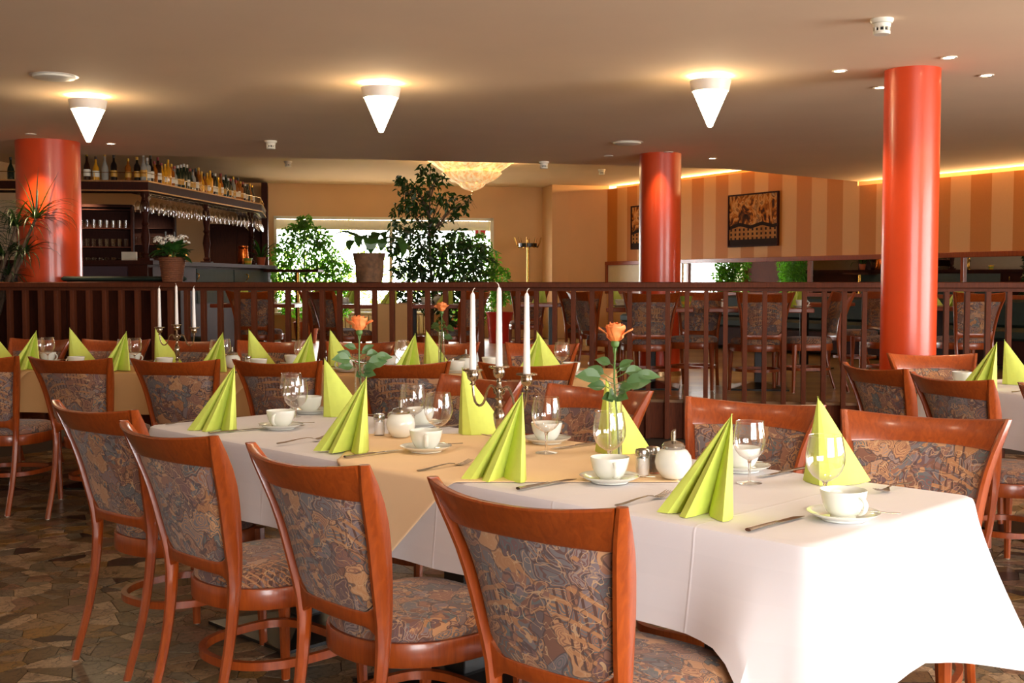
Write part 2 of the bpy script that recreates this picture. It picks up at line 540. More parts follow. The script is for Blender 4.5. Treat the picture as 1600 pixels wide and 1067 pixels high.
# ---------------------------------------------------------------- mesh building
class MB:
    def __init__(s):
        s.v, s.f, s.m = [], [], []

    def add(s, vs, fs, mi=0):
        o = len(s.v)
        s.v += [tuple(p) for p in vs]
        for f in fs:
            s.f.append(tuple(i + o for i in f))
            s.m.append(mi)

    def box(s, x0, x1, y0, y1, z0, z1, mi=0, mat=None):
        vs = [(x, y, z) for x in (x0, x1) for y in (y0, y1) for z in (z0, z1)]
        if mat is not None:
            vs = [mat @ Vector(p) for p in vs]
        s.add(vs, [(0, 1, 3, 2), (4, 6, 7, 5), (0, 4, 5, 1), (2, 3, 7, 6), (0, 2, 6, 4), (1, 5, 7, 3)], mi)
        return s

    def bev(s, x0, x1, y0, y1, z0, z1, b=.003, mi=0, mat=None):
        """box with chamfered edges"""
        r = []
        for (ix, iy) in ((0, 0), (1, 0), (1, 1), (0, 1)):
            pass
        def ring(z, d):
            X0, X1, Y0, Y1 = x0 + d, x1 - d, y0 + d, y1 - d
            c = b
            return [(X0 + c, Y0, z), (X1 - c, Y0, z), (X1, Y0 + c, z), (X1, Y1 - c, z), (X1 - c, Y1, z), (X0 + c, Y1, z), (X0, Y1 - c, z), (X0, Y0 + c, z)]
        rings = [ring(z0, b), ring(z0 + b, 0), ring(z1 - b, 0), ring(z1, b)]
        if mat is not None:
            rings = [[mat @ Vector(p) for p in q] for q in rings]
        s.loft(rings, mi, caps=True)
        return s

    def loft(s, rings, mi=0, caps=True, closed=True):
        n = len(rings[0])
        vs = [p for r in rings for p in r]
        fs = []
        for i in range(len(rings) - 1):
            for j in range(n if closed else n - 1):
                a, b = i * n + j, i * n + (j + 1) % n
                fs.append((a, b, b + n, a + n))
        if caps and closed:
            fs.append(tuple(range(n - 1, -1, -1)))
            fs.append(tuple((len(rings) - 1) * n + j for j in range(n)))
        s.add(vs, fs, mi)
        return s

    def lathe(s, prof, n=24, c=(0, 0, 0), mi=0, caps=True):
        rings = [[(c[0] + r * cos(2 * PI * j / n), c[1] + r * sin(2 * PI * j / n), c[2] + z) for j in range(n)] for r, z in prof]
        return s.loft(rings, mi, caps)

    def tube(s, pts, rad, n=8, mi=0, flat=1.0, caps=True, up=None):
        pts = [Vector(p) for p in pts]
        k = len(pts)
        if not hasattr(rad, '__len__'):
            rad = [rad] * k
        t0 = (pts[1] - pts[0]).normalized()
        ref = Vector(up) if up else (Vector((0, 0, 1)) if abs(t0.z) < .9 else Vector((1, 0, 0)))
        a = (ref - t0 * ref.dot(t0)).normalized()
        rings = []
        for i in range(k):
            t = (pts[min(i + 1, k - 1)] - pts[max(i - 1, 0)]).normalized()
            a = (a - t * a.dot(t))
            if a.length < 1e-6:
                a = Vector((1, 0, 0))
            a.normalize()
            b = t.cross(a)
            r = rad[i]
            rings.append([pts[i] + b * (r * cos(2 * PI * j / n)) + a * (r * flat * sin(2 * PI * j / n)) for j in range(n)])
        return s.loft(rings, mi, caps)

    def prism(s, poly, z0, z1, mi=0):
        n = len(poly)
        vs = [(x, y, z0) for x, y in poly] + [(x, y, z1) for x, y in poly]
        fs = [tuple(range(n - 1, -1, -1)), tuple(range(n, 2 * n))]
        fs += [(i, (i + 1) % n, n + (i + 1) % n, n + i) for i in range(n)]
        s.add(vs, fs, mi)
        return s

    def mesh(s, name, mats, smooth=True, angle=38):
        me = bpy.data.meshes.new(name)
        me.from_pydata(s.v, [], s.f)
        if not isinstance(mats, (list, tuple)):
            mats = [mats]
        for m in mats:
            me.materials.append(m)
        me.polygons.foreach_set('material_index', s.m)
        if smooth:
            me.polygons.foreach_set('use_smooth', [True] * len(me.polygons))
            me.set_sharp_from_angle(angle=math.radians(angle))
        me.update()
        return me

    def build(s, name, mats, parent=None, smooth=True, loc=None, rz=0, angle=38):
        o = bpy.data.objects.new(name, s.mesh(name, mats, smooth, angle))
        COL.objects.link(o)
        if parent is not None:
            o.parent = parent
        if loc is not None:
            o.location = loc
        if rz:
            o.rotation_euler.z = rz
        return o


def tag(o, label=None, cat=None, group=None, kind=None):
    if label:
        o['label'] = label
    if cat:
        o['category'] = cat
    if group:
        o['group'] = group
    if kind:
        o['kind'] = kind
    return o


def empty(name, loc=(0, 0, 0), rz=0, label=None, cat=None, group=None, kind=None):
    o = bpy.data.objects.new(name, None)
    o.empty_display_size = .05
    COL.objects.link(o)
    o.location = loc
    o.rotation_euler = (0, 0, rz)
    return tag(o, label, cat, group, kind)


def copy_tree(o, parent=None):
    c = o.copy()
    COL.objects.link(c)
    c.parent = parent
    for ch in list(o.children):
        copy_tree(ch, c)
    return c


class Proto:
    """first use moves the object itself, later uses copy it with its parts"""
    def __init__(s, root):
        s.root, s.used = root, False

    def put(s, loc, rz=0, label=None, cat=None, group=None, scale=None):
        o = copy_tree(s.root) if s.used else s.root
        s.used = True
        o.location = loc
        o.rotation_euler = (o.rotation_euler[0], o.rotation_euler[1], rz)
        if scale:
            o.scale = (scale, scale, scale)
        return tag(o, label, cat, group)


def struct(o):
    o['kind'] = 'structure'
    return o


def lerp(a, b, t):
    return a + (b - a) * t


def interp(tab, z):
    """smooth piecewise interpolation through (z, value) pairs"""
    if z <= tab[0][0]:
        return tab[0][1]
    for i in range(len(tab) - 1):
        z0, a = tab[i]
        z1, b = tab[i + 1]
        if z <= z1:
            t = (z - z0) / (z1 - z0)
            m0 = ((b - tab[i - 1][1]) / (z1 - tab[i - 1][0])) if i > 0 else (b - a) / (z1 - z0)
            m1 = ((tab[i + 2][1] - a) / (tab[i + 2][0] - z0)) if i + 2 < len(tab) else (b - a) / (z1 - z0)
            h = z1 - z0
            return ((2 * t ** 3 - 3 * t * t + 1) * a + (t ** 3 - 2 * t * t + t) * h * m0 + (-2 * t ** 3 + 3 * t * t) * b + (t ** 3 - t * t) * h * m1)
    return tab[-1][1]


ORD = ['first', 'second', 'third', 'fourth', 'fifth', 'sixth', 'seventh', 'eighth', 'ninth', 'tenth', 'eleventh', 'twelfth', 'thirteenth',
       'fourteenth', 'fifteenth', 'sixteenth', 'seventeenth', 'eighteenth', 'nineteenth', 'twentieth']
HP = .32      # platform height
HC = 2.64     # low ceiling
HR = 3.0      # raised ceiling

# ---------------------------------------------------------------- large structure
WA = Vector((1.70, 20.5))                      # striped wall, far end
WD = Vector((4.17, -7.2)).normalized()         # along the wall towards the camera
WN = Vector((WD.y, -WD.x))                     # into the room
if WN.x > 0:
    WN = -WN
WLEN = 11.6
WB = WA + WD * WLEN
RX = 7.5                                       # window wall on the sunny side


def rail_y(x):
    return 9.76 - .17 * x


# lower floor slab and its grouted stones
def clip(poly, px, py, nx, ny):
    out = []
    for i in range(len(poly)):
        a, b = poly[i], poly[(i + 1) % len(poly)]
        da = (a[0] - px) * nx + (a[1] - py) * ny
        db = (b[0] - px) * nx + (b[1] - py) * ny
        if da <= 0:
            out.append(a)
        if da * db < 0:
            t = da / (da - db)
            out.append((a[0] + (b[0] - a[0]) * t, a[1] + (b[1] - a[1]) * t))
    return out


floor = MB().box(-7.2, RX + .2, -3.2, 11.2, -.12, -.006).build('floor', M['grout'], smooth=False)
struct(floor)


def stones():
    rnd = random.Random(3)
    ang = math.radians(-33)
    ca, sa = cos(ang), sin(ang)
    T = .62                      # cast slabs, each packed with broken pieces
    res = []
    for ti in range(-14, 20):
        for tj in range(-14, 20):
            cx, cy = (ti + .5) * T, (tj + .5) * T
            wx, wy = ca * cx - sa * cy, sa * cx + ca * cy + 3.0
            if not (-4.0 < wx < 4.4 and 1.6 < wy < 8.8):
                continue
            if wy < 8 and abs(wx) > .48 * wy + .7:
                continue
            n = 5
            # shards run in one direction inside each slab
            sh = rnd.uniform(-.5, .5)
            pts = []
            for a in range(-1, n + 1):
                for b in range(-1, n * 2 + 1):
                    if rnd.random() < .34:
                        continue
                    pts.append((ti * T + (a + .5 + rnd.uniform(-.46, .46)) * T / n, tj * T + (b + .5 + rnd.uniform(-.46, .46)) * T / (n * 2)))
            x0, y0, x1, y1 = ti * T + .002, tj * T + .002, (ti + 1) * T - .002, (tj + 1) * T - .002
            for i, p in enumerate(pts):
                poly = [(x0, y0), (x1, y0), (x1, y1), (x0, y1)]
                for j, q in enumerate(pts):
                    if i == j:
                        continue
                    dx, dy = q[0] - p[0], q[1] - p[1]
                    d = math.hypot(dx, dy)
                    if d > .42:
                        continue
                    poly = clip(poly, p[0] + dx / 2 - dx / d * .0016, p[1] + dy / 2 - dy / d * .0016, dx / d, dy / d)
                    if len(poly) < 3:
                        break
                if len(poly) < 3:
                    continue
                ar = abs(sum(poly[k][0] * poly[(k + 1) % len(poly)][1] - poly[(k + 1) % len(poly)][0] * poly[k][1] for k in range(len(poly)))) / 2
                if ar < 2e-4:
                    continue
                w = [(ca * x - sa * y, sa * x + ca * y + 3.0) for x, y in poly]
                mx, my = sum(a[0] for a in w) / len(w), sum(a[1] for a in w) / len(w)
                res.append((ar / max(.5, my) ** 3, w, mx, my))
    res.sort(key=lambda r: -r[0])
    rnd2 = random.Random(5)
    vis = lambda r: (abs(r[2]) < .46 * r[3] + .1) and r[3] > 3.1
    a = [r for r in res if vis(r)][:300]
    ids = {id(r) for r in a}
    rest = MB()
    for r in res:
        w = r[1]
        mi = rnd2.choices(range(7), (5, 5, 5, 4, 1.3, 2, 3))[0]
        h = rnd2.uniform(-.0012, .0006)
        if id(r) in ids:
            mb = MB().prism([(x - r[2], y - r[3]) for x, y in w], -.006, h)
            mb.build('floor_stone', STONES[mi], floor, smooth=False, loc=(r[2], r[3], 0))
        else:
            rest.prism(w, -.006, h, mi)
    o = rest.build('floor_stone_field', STONES, floor, smooth=False)
    o['kind'] = 'stuff'


stones()

# platform behind the railing
plat_poly = [(-7.2, rail_y(-7.2) + .08), (RX, rail_y(RX) + .08), (RX, 12), (WA.x + 1, 21.5), (-7.2, 21.5)]
platform = MB().prism(plat_poly, 0, HP - .012).build('platform_floor', M['wood_dark'], smooth=False)
struct(platform)
# planks (built one by one where they show, nearest the railing)
npl = 0
d0 = Vector((cos(math.atan(-.17)), sin(math.atan(-.17))))
n0 = Vector((-d0.y, d0.x))
for row in range(70):
    wdt = .085 if row < 24 else .17
    off = .12 + (row * .087 if row < 24 else 24 * .087 + (row - 24) * .172)
    L = 1.5 if row < 24 else 6.4
    x = -4.8 - (row % 3) * .5
    while x < 3.8:
        if off < 10.3:
            p = Vector((0, 9.76)) + d0 * x + n0 * off
            mb = MB().box(.001, L - .001, 0, wdt - .002, 0, .012)
            mb.build('plank', PLANK[(row * 7 + int(x * 3)) % 2], platform, smooth=False, loc=(p.x, p.y, HP - .012), rz=math.atan(-.17))
            npl += 1
        x += L
# platform nosing and riser panel
riser = MB()
L = 14.6
riser.box(-7.4, L - 7.4, -.0, .05, 0, HP - .02, 0)
riser.build('trim_1', M['rail_wood'], smooth=False, loc=(0, rail_y(0) + .03, 0), rz=math.atan(-.17))
struct(bpy.data.objects['trim_1'])
nose = MB().box(-7.4, L - 7.4, 0, .09, 0, .022).build('trim_2', plain('worn_oak_nosing', '#7d5c3c', .5), smooth=False, loc=(0, rail_y(0) + .02, HP - .02), rz=math.atan(-.17))
struct(nose)

# ceilings
soff = [(-4.95, 12.12), (-2.745, 12.44), (.508, 13.14), (2.54, 13.73), (4.62, 15.45)]
low = [(-7.2, 11.9)] + soff + [tuple(WB + WN * -.15), (RX + .2, 10.2), (RX + .2, -3.2), (-7.2, -3.2)]
struct(MB().prism(low[::-1], HC, HC + .5).build('ceiling', M['ceiling'], smooth=False))
struct(MB().box(-7.3, 6.5, 11.5, 21.6, HR, HR + .2).build('ceiling_raised', M['ceiling_high'], smooth=False))


# walls
def wall_seg(name, a, b, z0, z1, m, th=.2, side=1, parts=None):
    a, b = Vector(a), Vector(b)
    d = (b - a)
    Ln = d.length
    ang = math.atan2(d.y, d.x)
    mb = MB()
    for (x0, x1, h0, h1) in (parts or [(0, Ln, z0, z1)]):
        mb.box(x0, x1 if x1 else Ln, 0 if side > 0 else -th, th if side > 0 else 0, h0, h1)
    return struct(mb.build(name, m, smooth=False, loc=(a.x, a.y, 0), rz=ang))


# far wall with the wide window (left edge x=-4.08, right edge x=-.34)
fa, fb = Vector((-7.3, 19.29)), Vector((.834, 20.87))
fd = (fb - fa).normalized()
fl = (fb - fa).length
wx0 = (-4.10 - fa.x) / fd.x
wx1 = (-.33 - fa.x) / fd.x
WT, WS = 2.44, .78
wall_seg('wall_far', fa, fb, 0, HR, M['wall'], .28, 1, [(0, wx0, 0, HR), (wx1, fl, 0, HR), (wx0, wx1, WT, HR), (wx0, wx1, 0, WS)])
wall_seg('wall_far_pier', (.834, 20.9), (.99, 20.27), 0, HR, M['wall'], .3, -1)
wall_seg('wall_far_side', (.99, 20.27), (1.72, 20.5), 0, HR, M['wall'], .3, 1)
# striped wall: real wall behind, wallpaper panel in front of the lit cove
wall_seg('wall_right', WA - WN * .18, WB - WN * .18, 0, HR, M['wall_side'], .2, 1 if WN.y > 0 else 1)
ang_w = math.atan2(WD.y, WD.x)
pan = MB()
s_split = (Vector((4.62, 15.45)) - WA).dot(WD)
pan.box(0, s_split, -.02, .0, 1.66, HR - .055)
pan.box(s_split, WLEN, -.02, .0, 1.66, HC - .055)
o = pan.build('wall_striped', M['stripes'], smooth=False, loc=(WA.x, WA.y, 0), rz=ang_w)
struct(o)
low_p = MB()
low_p.box(0, WLEN, -.02, .0, HP, 1.66)
struct(low_p.build('wall_striped_base', M['wall'], smooth=False, loc=(WA.x, WA.y, 0), rz=ang_w))
# cove lamps hidden in the slot behind the wallpapered panel
for s0, s1, z, e in ((s_split + .1, WLEN - .1, HC - .047, 90), (.2, s_split - .1, HR - .047, 70)):
    c = WA + WD * (s0 + s1) / 2 - WN * .12
    area('cove_lamp', (c.x, c.y, z), (s1 - s0, .012), (c.x + WN.x, c.y + WN.y, z + .3), e, (1, .60, .24))
# the rest of the room shell
wall_seg('wall_left', (-7.2, -3.0), (-7.2, 19.5), 0, HR, M['wall_side'], .2, 1)
wall_seg('wall_corner', WB - WN * .1, (RX, WB.y - .3), 0, HR, M['wall_side'], .2, 1)
wall_seg('wall_window_side', (RX, -3.0), (RX, 10.6), 0, HC, M['wall_side'], .25, -1,
         [(0, 2.2, 0, HC), (8.95, 13.6, 0, HC), (2.2, 8.95, 2.42, HC), (2.2, 8.95, 0, .48)])
wall_seg('wall_behind', (-7.2, -3.0), (RX, -3.0), 0, HC, M['wall_side'], .25, -1,
         [(0, 7.5, 0, HC), (12.6, 14.7, 0, HC), (7.5, 12.6, 2.5, HC), (7.5, 12.6, 0, .48)])


def window_frames(name, a, b, z0, z1, nm, depth=.07, parent_name=None, glass=True):
    a, b = Vector(a), Vector(b)
    d = b - a
    Ln = d.length
    e = empty(name, (a.x, a.y, 0), math.atan2(d.y, d.x))
    e['kind'] = 'structure'
    fr = MB()
    t = .05
    fr.box(0, Ln, 0, depth, z0, z0 + t)
    fr.box(0, Ln, 0, depth, z1 - t, z1)
    for k in range(nm + 1):
        x = k * (Ln - t) / nm
        fr.box(x, x + t, 0, depth, z0 + t, z1 - t)
    fr.build('window_frame', M['cream'], e, smooth=False)
    if glass:
        for k in range(nm):
            x0, x1 = k * (Ln - t) / nm + t, (k + 1) * (Ln - t) / nm
            MB().box(x0, x1, depth * .45, depth * .45 + .006, z0 + t, z1 - t).build('pane', M['pane'], e, smooth=False)
    return e


window_frames('window_2', (RX + .1, -.8), (RX + .1, 5.95), .48, 2.42, 4)
window_frames('window_3', (.3, -3.15), (5.4, -3.15), .48, 2.5, 3)
# far window: cream reveal, vent strip with slats, two big panes, glass
A0 = fa + fd * wx0
e = empty('window_1', (A0.x, A0.y, 0), math.atan2(fd.y, fd.x))
e['kind'] = 'structure'
wl = wx1 - wx0
fr = MB()
fr.box(-.0, wl, -.02, .02, WT - .05, WT)
fr.box(-.0, .045, -.02, .24, WS, WT)
fr.box(wl - .06, wl, -.02, .24, WS, WT)
fr.box(0, wl, .14, .22, WT - .22, WT - .17)
fr.box(0, wl, .12, .24, WS, WS + .06)
fr.box(wl * .52, wl * .52 + .05, .14, .22, WS, WT - .2)
fr.build('window_frame', M['cream'], e, smooth=False)
bd = MB()
bd.box(.045, wl - .06, .10, .14, WT - .17, WT - .05)
bd.build('vent_box', M['cream'], e, smooth=False)
sl = MB()
for k in range(96):
    x = .07 + k * (wl - .17) / 96
    sl.box(x, x + .018, .085, .10, WT - .155, WT - .065)
sl.build('vent_slats', M['white_plastic'], e, smooth=False)
MB().box(.045, wl * .52, .17, .178, WS + .06, WT - .22).build('pane', M['pane'], e, smooth=False)
MB().box(wl * .52 + .05, wl - .06, .17, .178, WS + .06, WT - .22).build('pane', M['pane'], e, smooth=False)
MB().box(-.05, wl + .05, -.12, .2, WS - .04, WS).build('window_sill', M['cream'], e, smooth=False)

# garden outside the far window
g = MB().box(-16, 14, 21.6, 60, -.3, -.05).build('garden_ground', M['garden'], smooth=False)
struct(g)


def scatter_leaves(mb, n, fn, size, rnd, droop=.5, fold=.25, mi=0):
    for _ in range(n):
        c = Vector(fn(rnd))
        L = size * rnd.uniform(.7, 1.25)
        w = L * .42
        d = Vector((rnd.gauss(0, 1), rnd.gauss(0, 1), rnd.gauss(0, .5) - droop)).normalized()
        s = d.cross(Vector((rnd.gauss(0, 1), rnd.gauss(0, 1), rnd.gauss(0, 1)))).normalized()
        nn = d.cross(s)
        a, b = c, c + d * L
        m_ = c + d * L * .45
        mb.add([a, m_ + s * w / 2 + nn * w * fold, b - nn * w * .2, m_ - s * w / 2 + nn * w * fold, c + d * L * .8 + s * w * .22, c + d * L * .8 - s * w * .22],
               [(0, 1, 4, 2), (0, 2, 5, 3)], mi)


# garden hedge beyond the glass
hg = empty('garden_shrub', (-4.6, 27, 0), 0, 'pale sunlit garden shrub outside behind the far window', 'shrub')
mb = MB()
rr = random.Random(11)
scatter_leaves(mb, 2200, lambda r: (r.gauss(0, 1.6), r.gauss(0, .5), abs(r.gauss(1.0, .7))), .16, rr)
mb.build('foliage', M['hedge'], hg)['kind'] = 'stuff'
MB().tube([(0, 0, -.1), (.05, 0, .8), (.1, .05, 1.7)], [.06, .05, .03]).build('stem', M['bark'], hg)


# ---------------------------------------------------------------- columns
def column(x, y, r, z0, label):
    e = empty('column', (x, y, z0), 0)
    e['kind'] = 'structure'
    e['label'] = label
    MB().lathe([(r, 0), (r, HC - z0)], 64).build('shaft', M['column'], e)
    MB().lathe([(r + .012, 0), (r + .012, .05), (r + .002, .052)], 64).build('base_ring', M['strip_gold'], e)
    return e


column(2.538, 7.375, .172, 0, 'orange column in front of the railing')
column(1.556, 12.16, .218, HP, 'orange column on the platform behind the railing')
column(-4.44, 11.10, .292, HP, 'wide orange column beside the bar')


# ---------------------------------------------------------------- railing
def railing():
    e = empty('railing', (0, 0, 0), 0, 'long dark wooden railing with upright balusters along the platform edge', 'railing')
    a = math.atan(-.17)
    d = Vector((cos(a), sin(a)))
    hr = MB()
    hr.bev(-7.3, 7.5, -.055, .065, 1.252, 1.302, .006)
    hr.build('handrail', M['rail_wood'], e, loc=(0, rail_y(0), 0), rz=a)
    un = MB().box(-7.3, 7.5, -.02, .03, 1.226, 1.252).build('under_rail', M['rail_wood'], e, smooth=False, loc=(0, rail_y(0), 0), rz=a)
    bm_ = MB().bev(-.019, .019, -.028, .028, 0, 1.226, .002).mesh('baluster', M['rail_wood'], False)
    s = -5.6
    while s < 5.2:
        p = Vector((0, rail_y(0))) + d * (s)
        if not (2.538 - .21 < p.x < 2.538 + .21 and False):
            o = bpy.data.objects.new('baluster', bm_)
            COL.objects.link(o)
            o.parent = e
            o.location = (p.x, p.y, 0)
            o.rotation_euler.z = a
        s += .157


railing()

# ---------------------------------------------------------------- mirror band on the striped wall
mbn = empty('mirror_band', (WA.x + WN.x * .0, WA.y + WN.y * .0, 0), ang_w, 'long band of framed mirrors under the striped wallpaper', 'mirror')
fr = MB()
MB().bev(.0, WLEN, -.065, -.02, 1.60, 1.665, .004).build('frame', M['wood'], mbn, smooth=False)
MB().bev(.0, WLEN, -.065, -.02, 1.10, 1.15, .004).build('frame', M['wood'], mbn, smooth=False)
marks = [.03, 1.15, 2.31, 4.99, 7.55, 9.6, WLEN - .05]
for k, s in enumerate(marks):
    MB().bev(s - .025, s + .025, -.06, -.02, 1.15, 1.60, .003).build('frame_post', M['wood'], mbn, smooth=False)
    if k + 1 < len(marks):
        if k == 0:
            MB().box(s + .025, marks[k + 1] - .025, -.028, -.021, 1.15, 1.60).build('blank_panel', M['cream'], mbn, smooth=False)
        else:
            MB().box(s + .025, marks[k + 1] - .025, -.028, -.021, 1.15, 1.60).build('mirror_pane', M['mirror'], mbn, smooth=False)


def painting(s0, s1, z0, z1, label):
    p = WA + WD * ((s0 + s1) / 2) + WN * .0
    e = empty('painting', (p.x, p.y, (z0 + z1) / 2), ang_w, label, 'painting')
    w, h = (s1 - s0) / 2, (z1 - z0) / 2
    fr = MB()
    t = .022
    fr.bev(-w, w, -.06, -.021, h - t, h, .003)
    fr.bev(-w, w, -.06, -.021, -h, -h + t, .003)
    fr.bev(-w, -w + t, -.06, -.021, -h + t, h - t, .003)
    fr.bev(w - t, w, -.06, -.021, -h + t, h - t, .003)
    fr.build('frame', M['wood_dark'], e, smooth=False)
    MB().box(-w + t, w - t, -.045, -.021, -h + t, h - t).build('canvas', M['painting'], e, smooth=False)


painting(3.27, 4.36, 1.83, 2.62, 'dark framed painting of a townscape, whole, right of the middle column')
painting(.76, 1.86, 1.86, 2.60, 'dark framed painting partly hidden behind the middle orange column')

# long green bench under the mirrors
bn = empty('bench', (WA.x, WA.y, HP), ang_w, 'dark green upholstered bench along the striped wall', 'bench')
MB().bev(1.2, WLEN - .2, -.58, -.03, .05, .33, .01).build('base', M['wood_dark'], bn, smooth=False)
MB().bev(1.2, WLEN - .2, -.6, -.1, .33, .46, .03).build('seat', M['seat_dark'], bn)
MB().bev(1.2, WLEN - .2, -.16, -.03, .46, .78, .03).build('backrest', M['seat_dark'], bn)

# bench backed onto the railing beside the bar
bb = empty('bench', (-4.12, 10.66, HP), math.atan(-.17), 'dark green bench with wooden back against the railing near the bar', 'bench')
MB().bev(0, 1.10, -.0, .06, 0, .99, .006).build('back_panel', M['wood_dark'], bb, smooth=False)
MB().bev(-.06, 1.12, .0, .16, .99, 1.035, .015).build('top_cushion', M['seat_dark'], bb)
MB().bev(0, 1.10, .06, .6, 0, .46, .01).build('seat', M['seat_dark'], bb)
dk = MB()
dk.bev(-1.6, .0, .0, .05, 0, .96, .004)
dk.build('side_screen', M['wood_dark'], bb, smooth=False)

# ---------------------------------------------------------------- chairs
YP = [(0, -.305), (.22, -.238), (.45, -.208), (.60, -.222), (.75, -.254), (.90, -.318)]
XP = [(0, .162), (.45, .168), (.60, .182), (.75, .206), (.90, .247)]


def yp(z):
    return interp(YP, z)


def xp(z):
    return interp(XP, z)


def sag(z):
    return .012 + .058 * max(0, (z - .45) / .45)


def back_pt(s, z, off=0):
    """s -1..1 across, z height, off backwards(-)/forwards(+) from the curve"""
    return (s * xp(z), yp(z) - sag(z) * (1 - abs(s) ** 2.5) + off, z)


def seat_outline(k=1.0, n=40):
    pts = []
    for i in range(n):
        t = 2 * PI * i / n
        c, s_ = cos(t), sin(t)
        e = .62 if s_ > 0 else .85
        x = (abs(c) ** e) * (1 if c > 0 else -1)
        y = (abs(s_) ** e) * (1 if s_ > 0 else -1)
        wdt = .198 + .028 * (y + 1) / 2
        pts.append((x * wdt * k, .02 + y * .215 * k))
    return pts


def make_chair():
    root = empty('dining_chair')
    wd = M['wood']
    for sx in (-1, 1):
        rings = []
        for i in range(19):
            z = .892 * i / 18
            y, x = yp(z), xp(z) * sx
            w = .0150 if z < .5 else lerp(.0150, .013, (z - .5) / .4)
            dd = interp([(0, .012), (.42, .018), (.62, .029), (.78, .030), (.892, .016)], z)
            if i == 18:
                w, dd = w * .85, dd * .8
            b = .35
            sec = [(-1, -b), (-b, -1), (b, -1), (1, -b), (1, b), (b, 1), (-b, 1), (-1, b)]
            tz = .0
            rings.append([(x + a * w, y + c * dd, z + (.001 if i == 18 else 0)) for a, c in [(p * .999, q) for p, q in sec]])
        MB().loft(rings).build('rear_leg', wd, root)
        rings = []
        for z, w in ((0, .0135), (.2, .017), (.37, .0225), (.425, .0225)):
            b = .4
            sec = [(-1, -b), (-b, -1), (b, -1), (1, -b), (1, b), (b, 1), (-b, 1), (-1, b)]
            yy = .205 + (.37 - z) * .03
            rings.append([(sx * (.195 + (.37 - z) * .02) + a * w, yy + c * w, z + .0) for a, c in sec])
        MB().loft(rings).build('front_leg', wd, root)
    # top rail
    rings = []
    N = 22
    for i in range(N + 1):
        s = -1 + 2 * i / N
        zt = .892 - .016 * (1 - s * s)
        zb = .800 + .006 * (1 - s * s)
        hh = (zt - zb)
        t = .0105 + .004 * abs(s) ** 4
        q = []
        for (a, c) in ((-1, .06), (-.75, 0), (.75, 0), (1, .06), (1, .94), (.6, 1.0), (-.6, 1.0), (-1, .94)):
            z = zb + hh * c
            p = back_pt(s * .965, z, a * t)
            q.append(p)
        rings.append(q)
    MB().loft(rings).build('top_rail', wd, root)
    rings = []
    for i in range(N + 1):
        s = -1 + 2 * i / N
        e = max(0, (abs(s) - .72) / .28) ** 2
        zb, zt = .483 - .028 * e, .520 + .028 * e
        q = []
        for (a, c) in ((-1, .08), (-.8, 0), (.8, 0), (1, .08), (1, .92), (.8, 1.0), (-.8, 1.0), (-1, .92)):
            q.append(back_pt(s * .96, zb + (zt - zb) * c, a * .0105))
        rings.append(q)
    MB().loft(rings).build('lower_rail', wd, root)
    # upholstered back panel
    mb = MB()
    NS, NZ = 18, 12
    for side in (-1, 1):
        vs = []
        for j in range(NZ + 1):
            v = j / NZ
            for i in range(NS + 1):
                s = (-1 + 2 * i / NS)
                e = max(0, (abs(s) - .6) / .4) ** 2.2
                zb = .514 + .045 * e
                z = lerp(zb, .806, v)
                puff = (1 - abs(s) ** 4) ** .5 * (1 - abs(2 * v - 1) ** 4) ** .5
                vs.append(back_pt(s * .93, z, side * (.004 + .013 * puff)))
        fs = []
        for j in range(NZ):
            for i in range(NS):
                a = j * (NS + 1) + i
                f = (a, a + 1, a + NS + 2, a + NS + 1)
                fs.append(f if side < 0 else f[::-1])
        mb.add(vs, fs)
    mb.build('backrest', M['fabric'], root)
    # seat cushion
    mb = MB()
    rings = []
    for k, z in ((.965, .428), (1.0, .436), (1.0, .456), (.97, .470), (.88, .480), (.6, .486), (.25, .488)):
        rings.append([(x, y, z) for x, y in seat_outline(k)])
    mb.loft(rings, caps=True)
    mb.build('seat', M['fabric'], root)
    o1, o2 = seat_outline(1.03), seat_outline(.9)
    MB().loft([[(x, y, .372) for x, y in o2], [(x, y, .372) for x, y in o1], [(x, y, .376) for x, y in seat_outline(1.04)], [(x, y, .428) for x, y in seat_outline(1.04)],
               [(x, y, .432) for x, y in o1], [(x, y, .432) for x, y in o2], [(x, y, .372) for x, y in o2]], caps=False).build('seat_frame', wd, root)
    a1, a2 = seat_outline(.95), seat_outline(.86)
    MB().loft([[(x, y, .192) for x, y in a2], [(x, y, .192) for x, y in a1], [(x, y, .216) for x, y in a1], [(x, y, .216) for x, y in a2], [(x, y, .192) for x, y in a2]],
              caps=False).build('hoop_stretcher', wd, root)
    gl = MB()
    for sx in (-1, 1):
        gl.lathe([(.01, 0), (.01, .006)], 8, (sx * .162, -.305, -.003))
        gl.lathe([(.01, 0), (.01, .006)], 8, (sx * .2025, .216, -.003))
    gl.build('foot_glides', M['white_plastic'], root)
    return root


chair = Proto(make_chair())


def put_chair(tx, ty, ang_deg, label, group, z=0.0):
    """tx, ty: middle between the two tips of the backrest; ang: direction the sitter faces, degrees"""
    a = math.radians(ang_deg) - PI / 2
    # local tip middle is (0,-.318)
    ox, oy = tx + .318 * -sin(a), ty + .318 * cos(a)
    return chair.put((ox, oy, z + .003), a, label, 'chair', group)


# main table frame
E1 = Vector((.626, 2.348))
U1 = Vector((-.70711, .70711))
W1 = Vector((.70711, .70711))
E2 = Vector((.52, 6.45))
U2 = Vector((-.986, .168))
W2 = Vector((.168, .986))
E3 = Vector((2.21, 6.28))
U3 = Vector((.342, -.94))
W3 = Vector((.94, .342))


def t1(u, w):
    return E1 + U1 * u + W1 * w


def t2(u, w):
    return E2 + U2 * u + W2 * w


def t3(u, w):
    return E3 + U3 * u + W3 * w


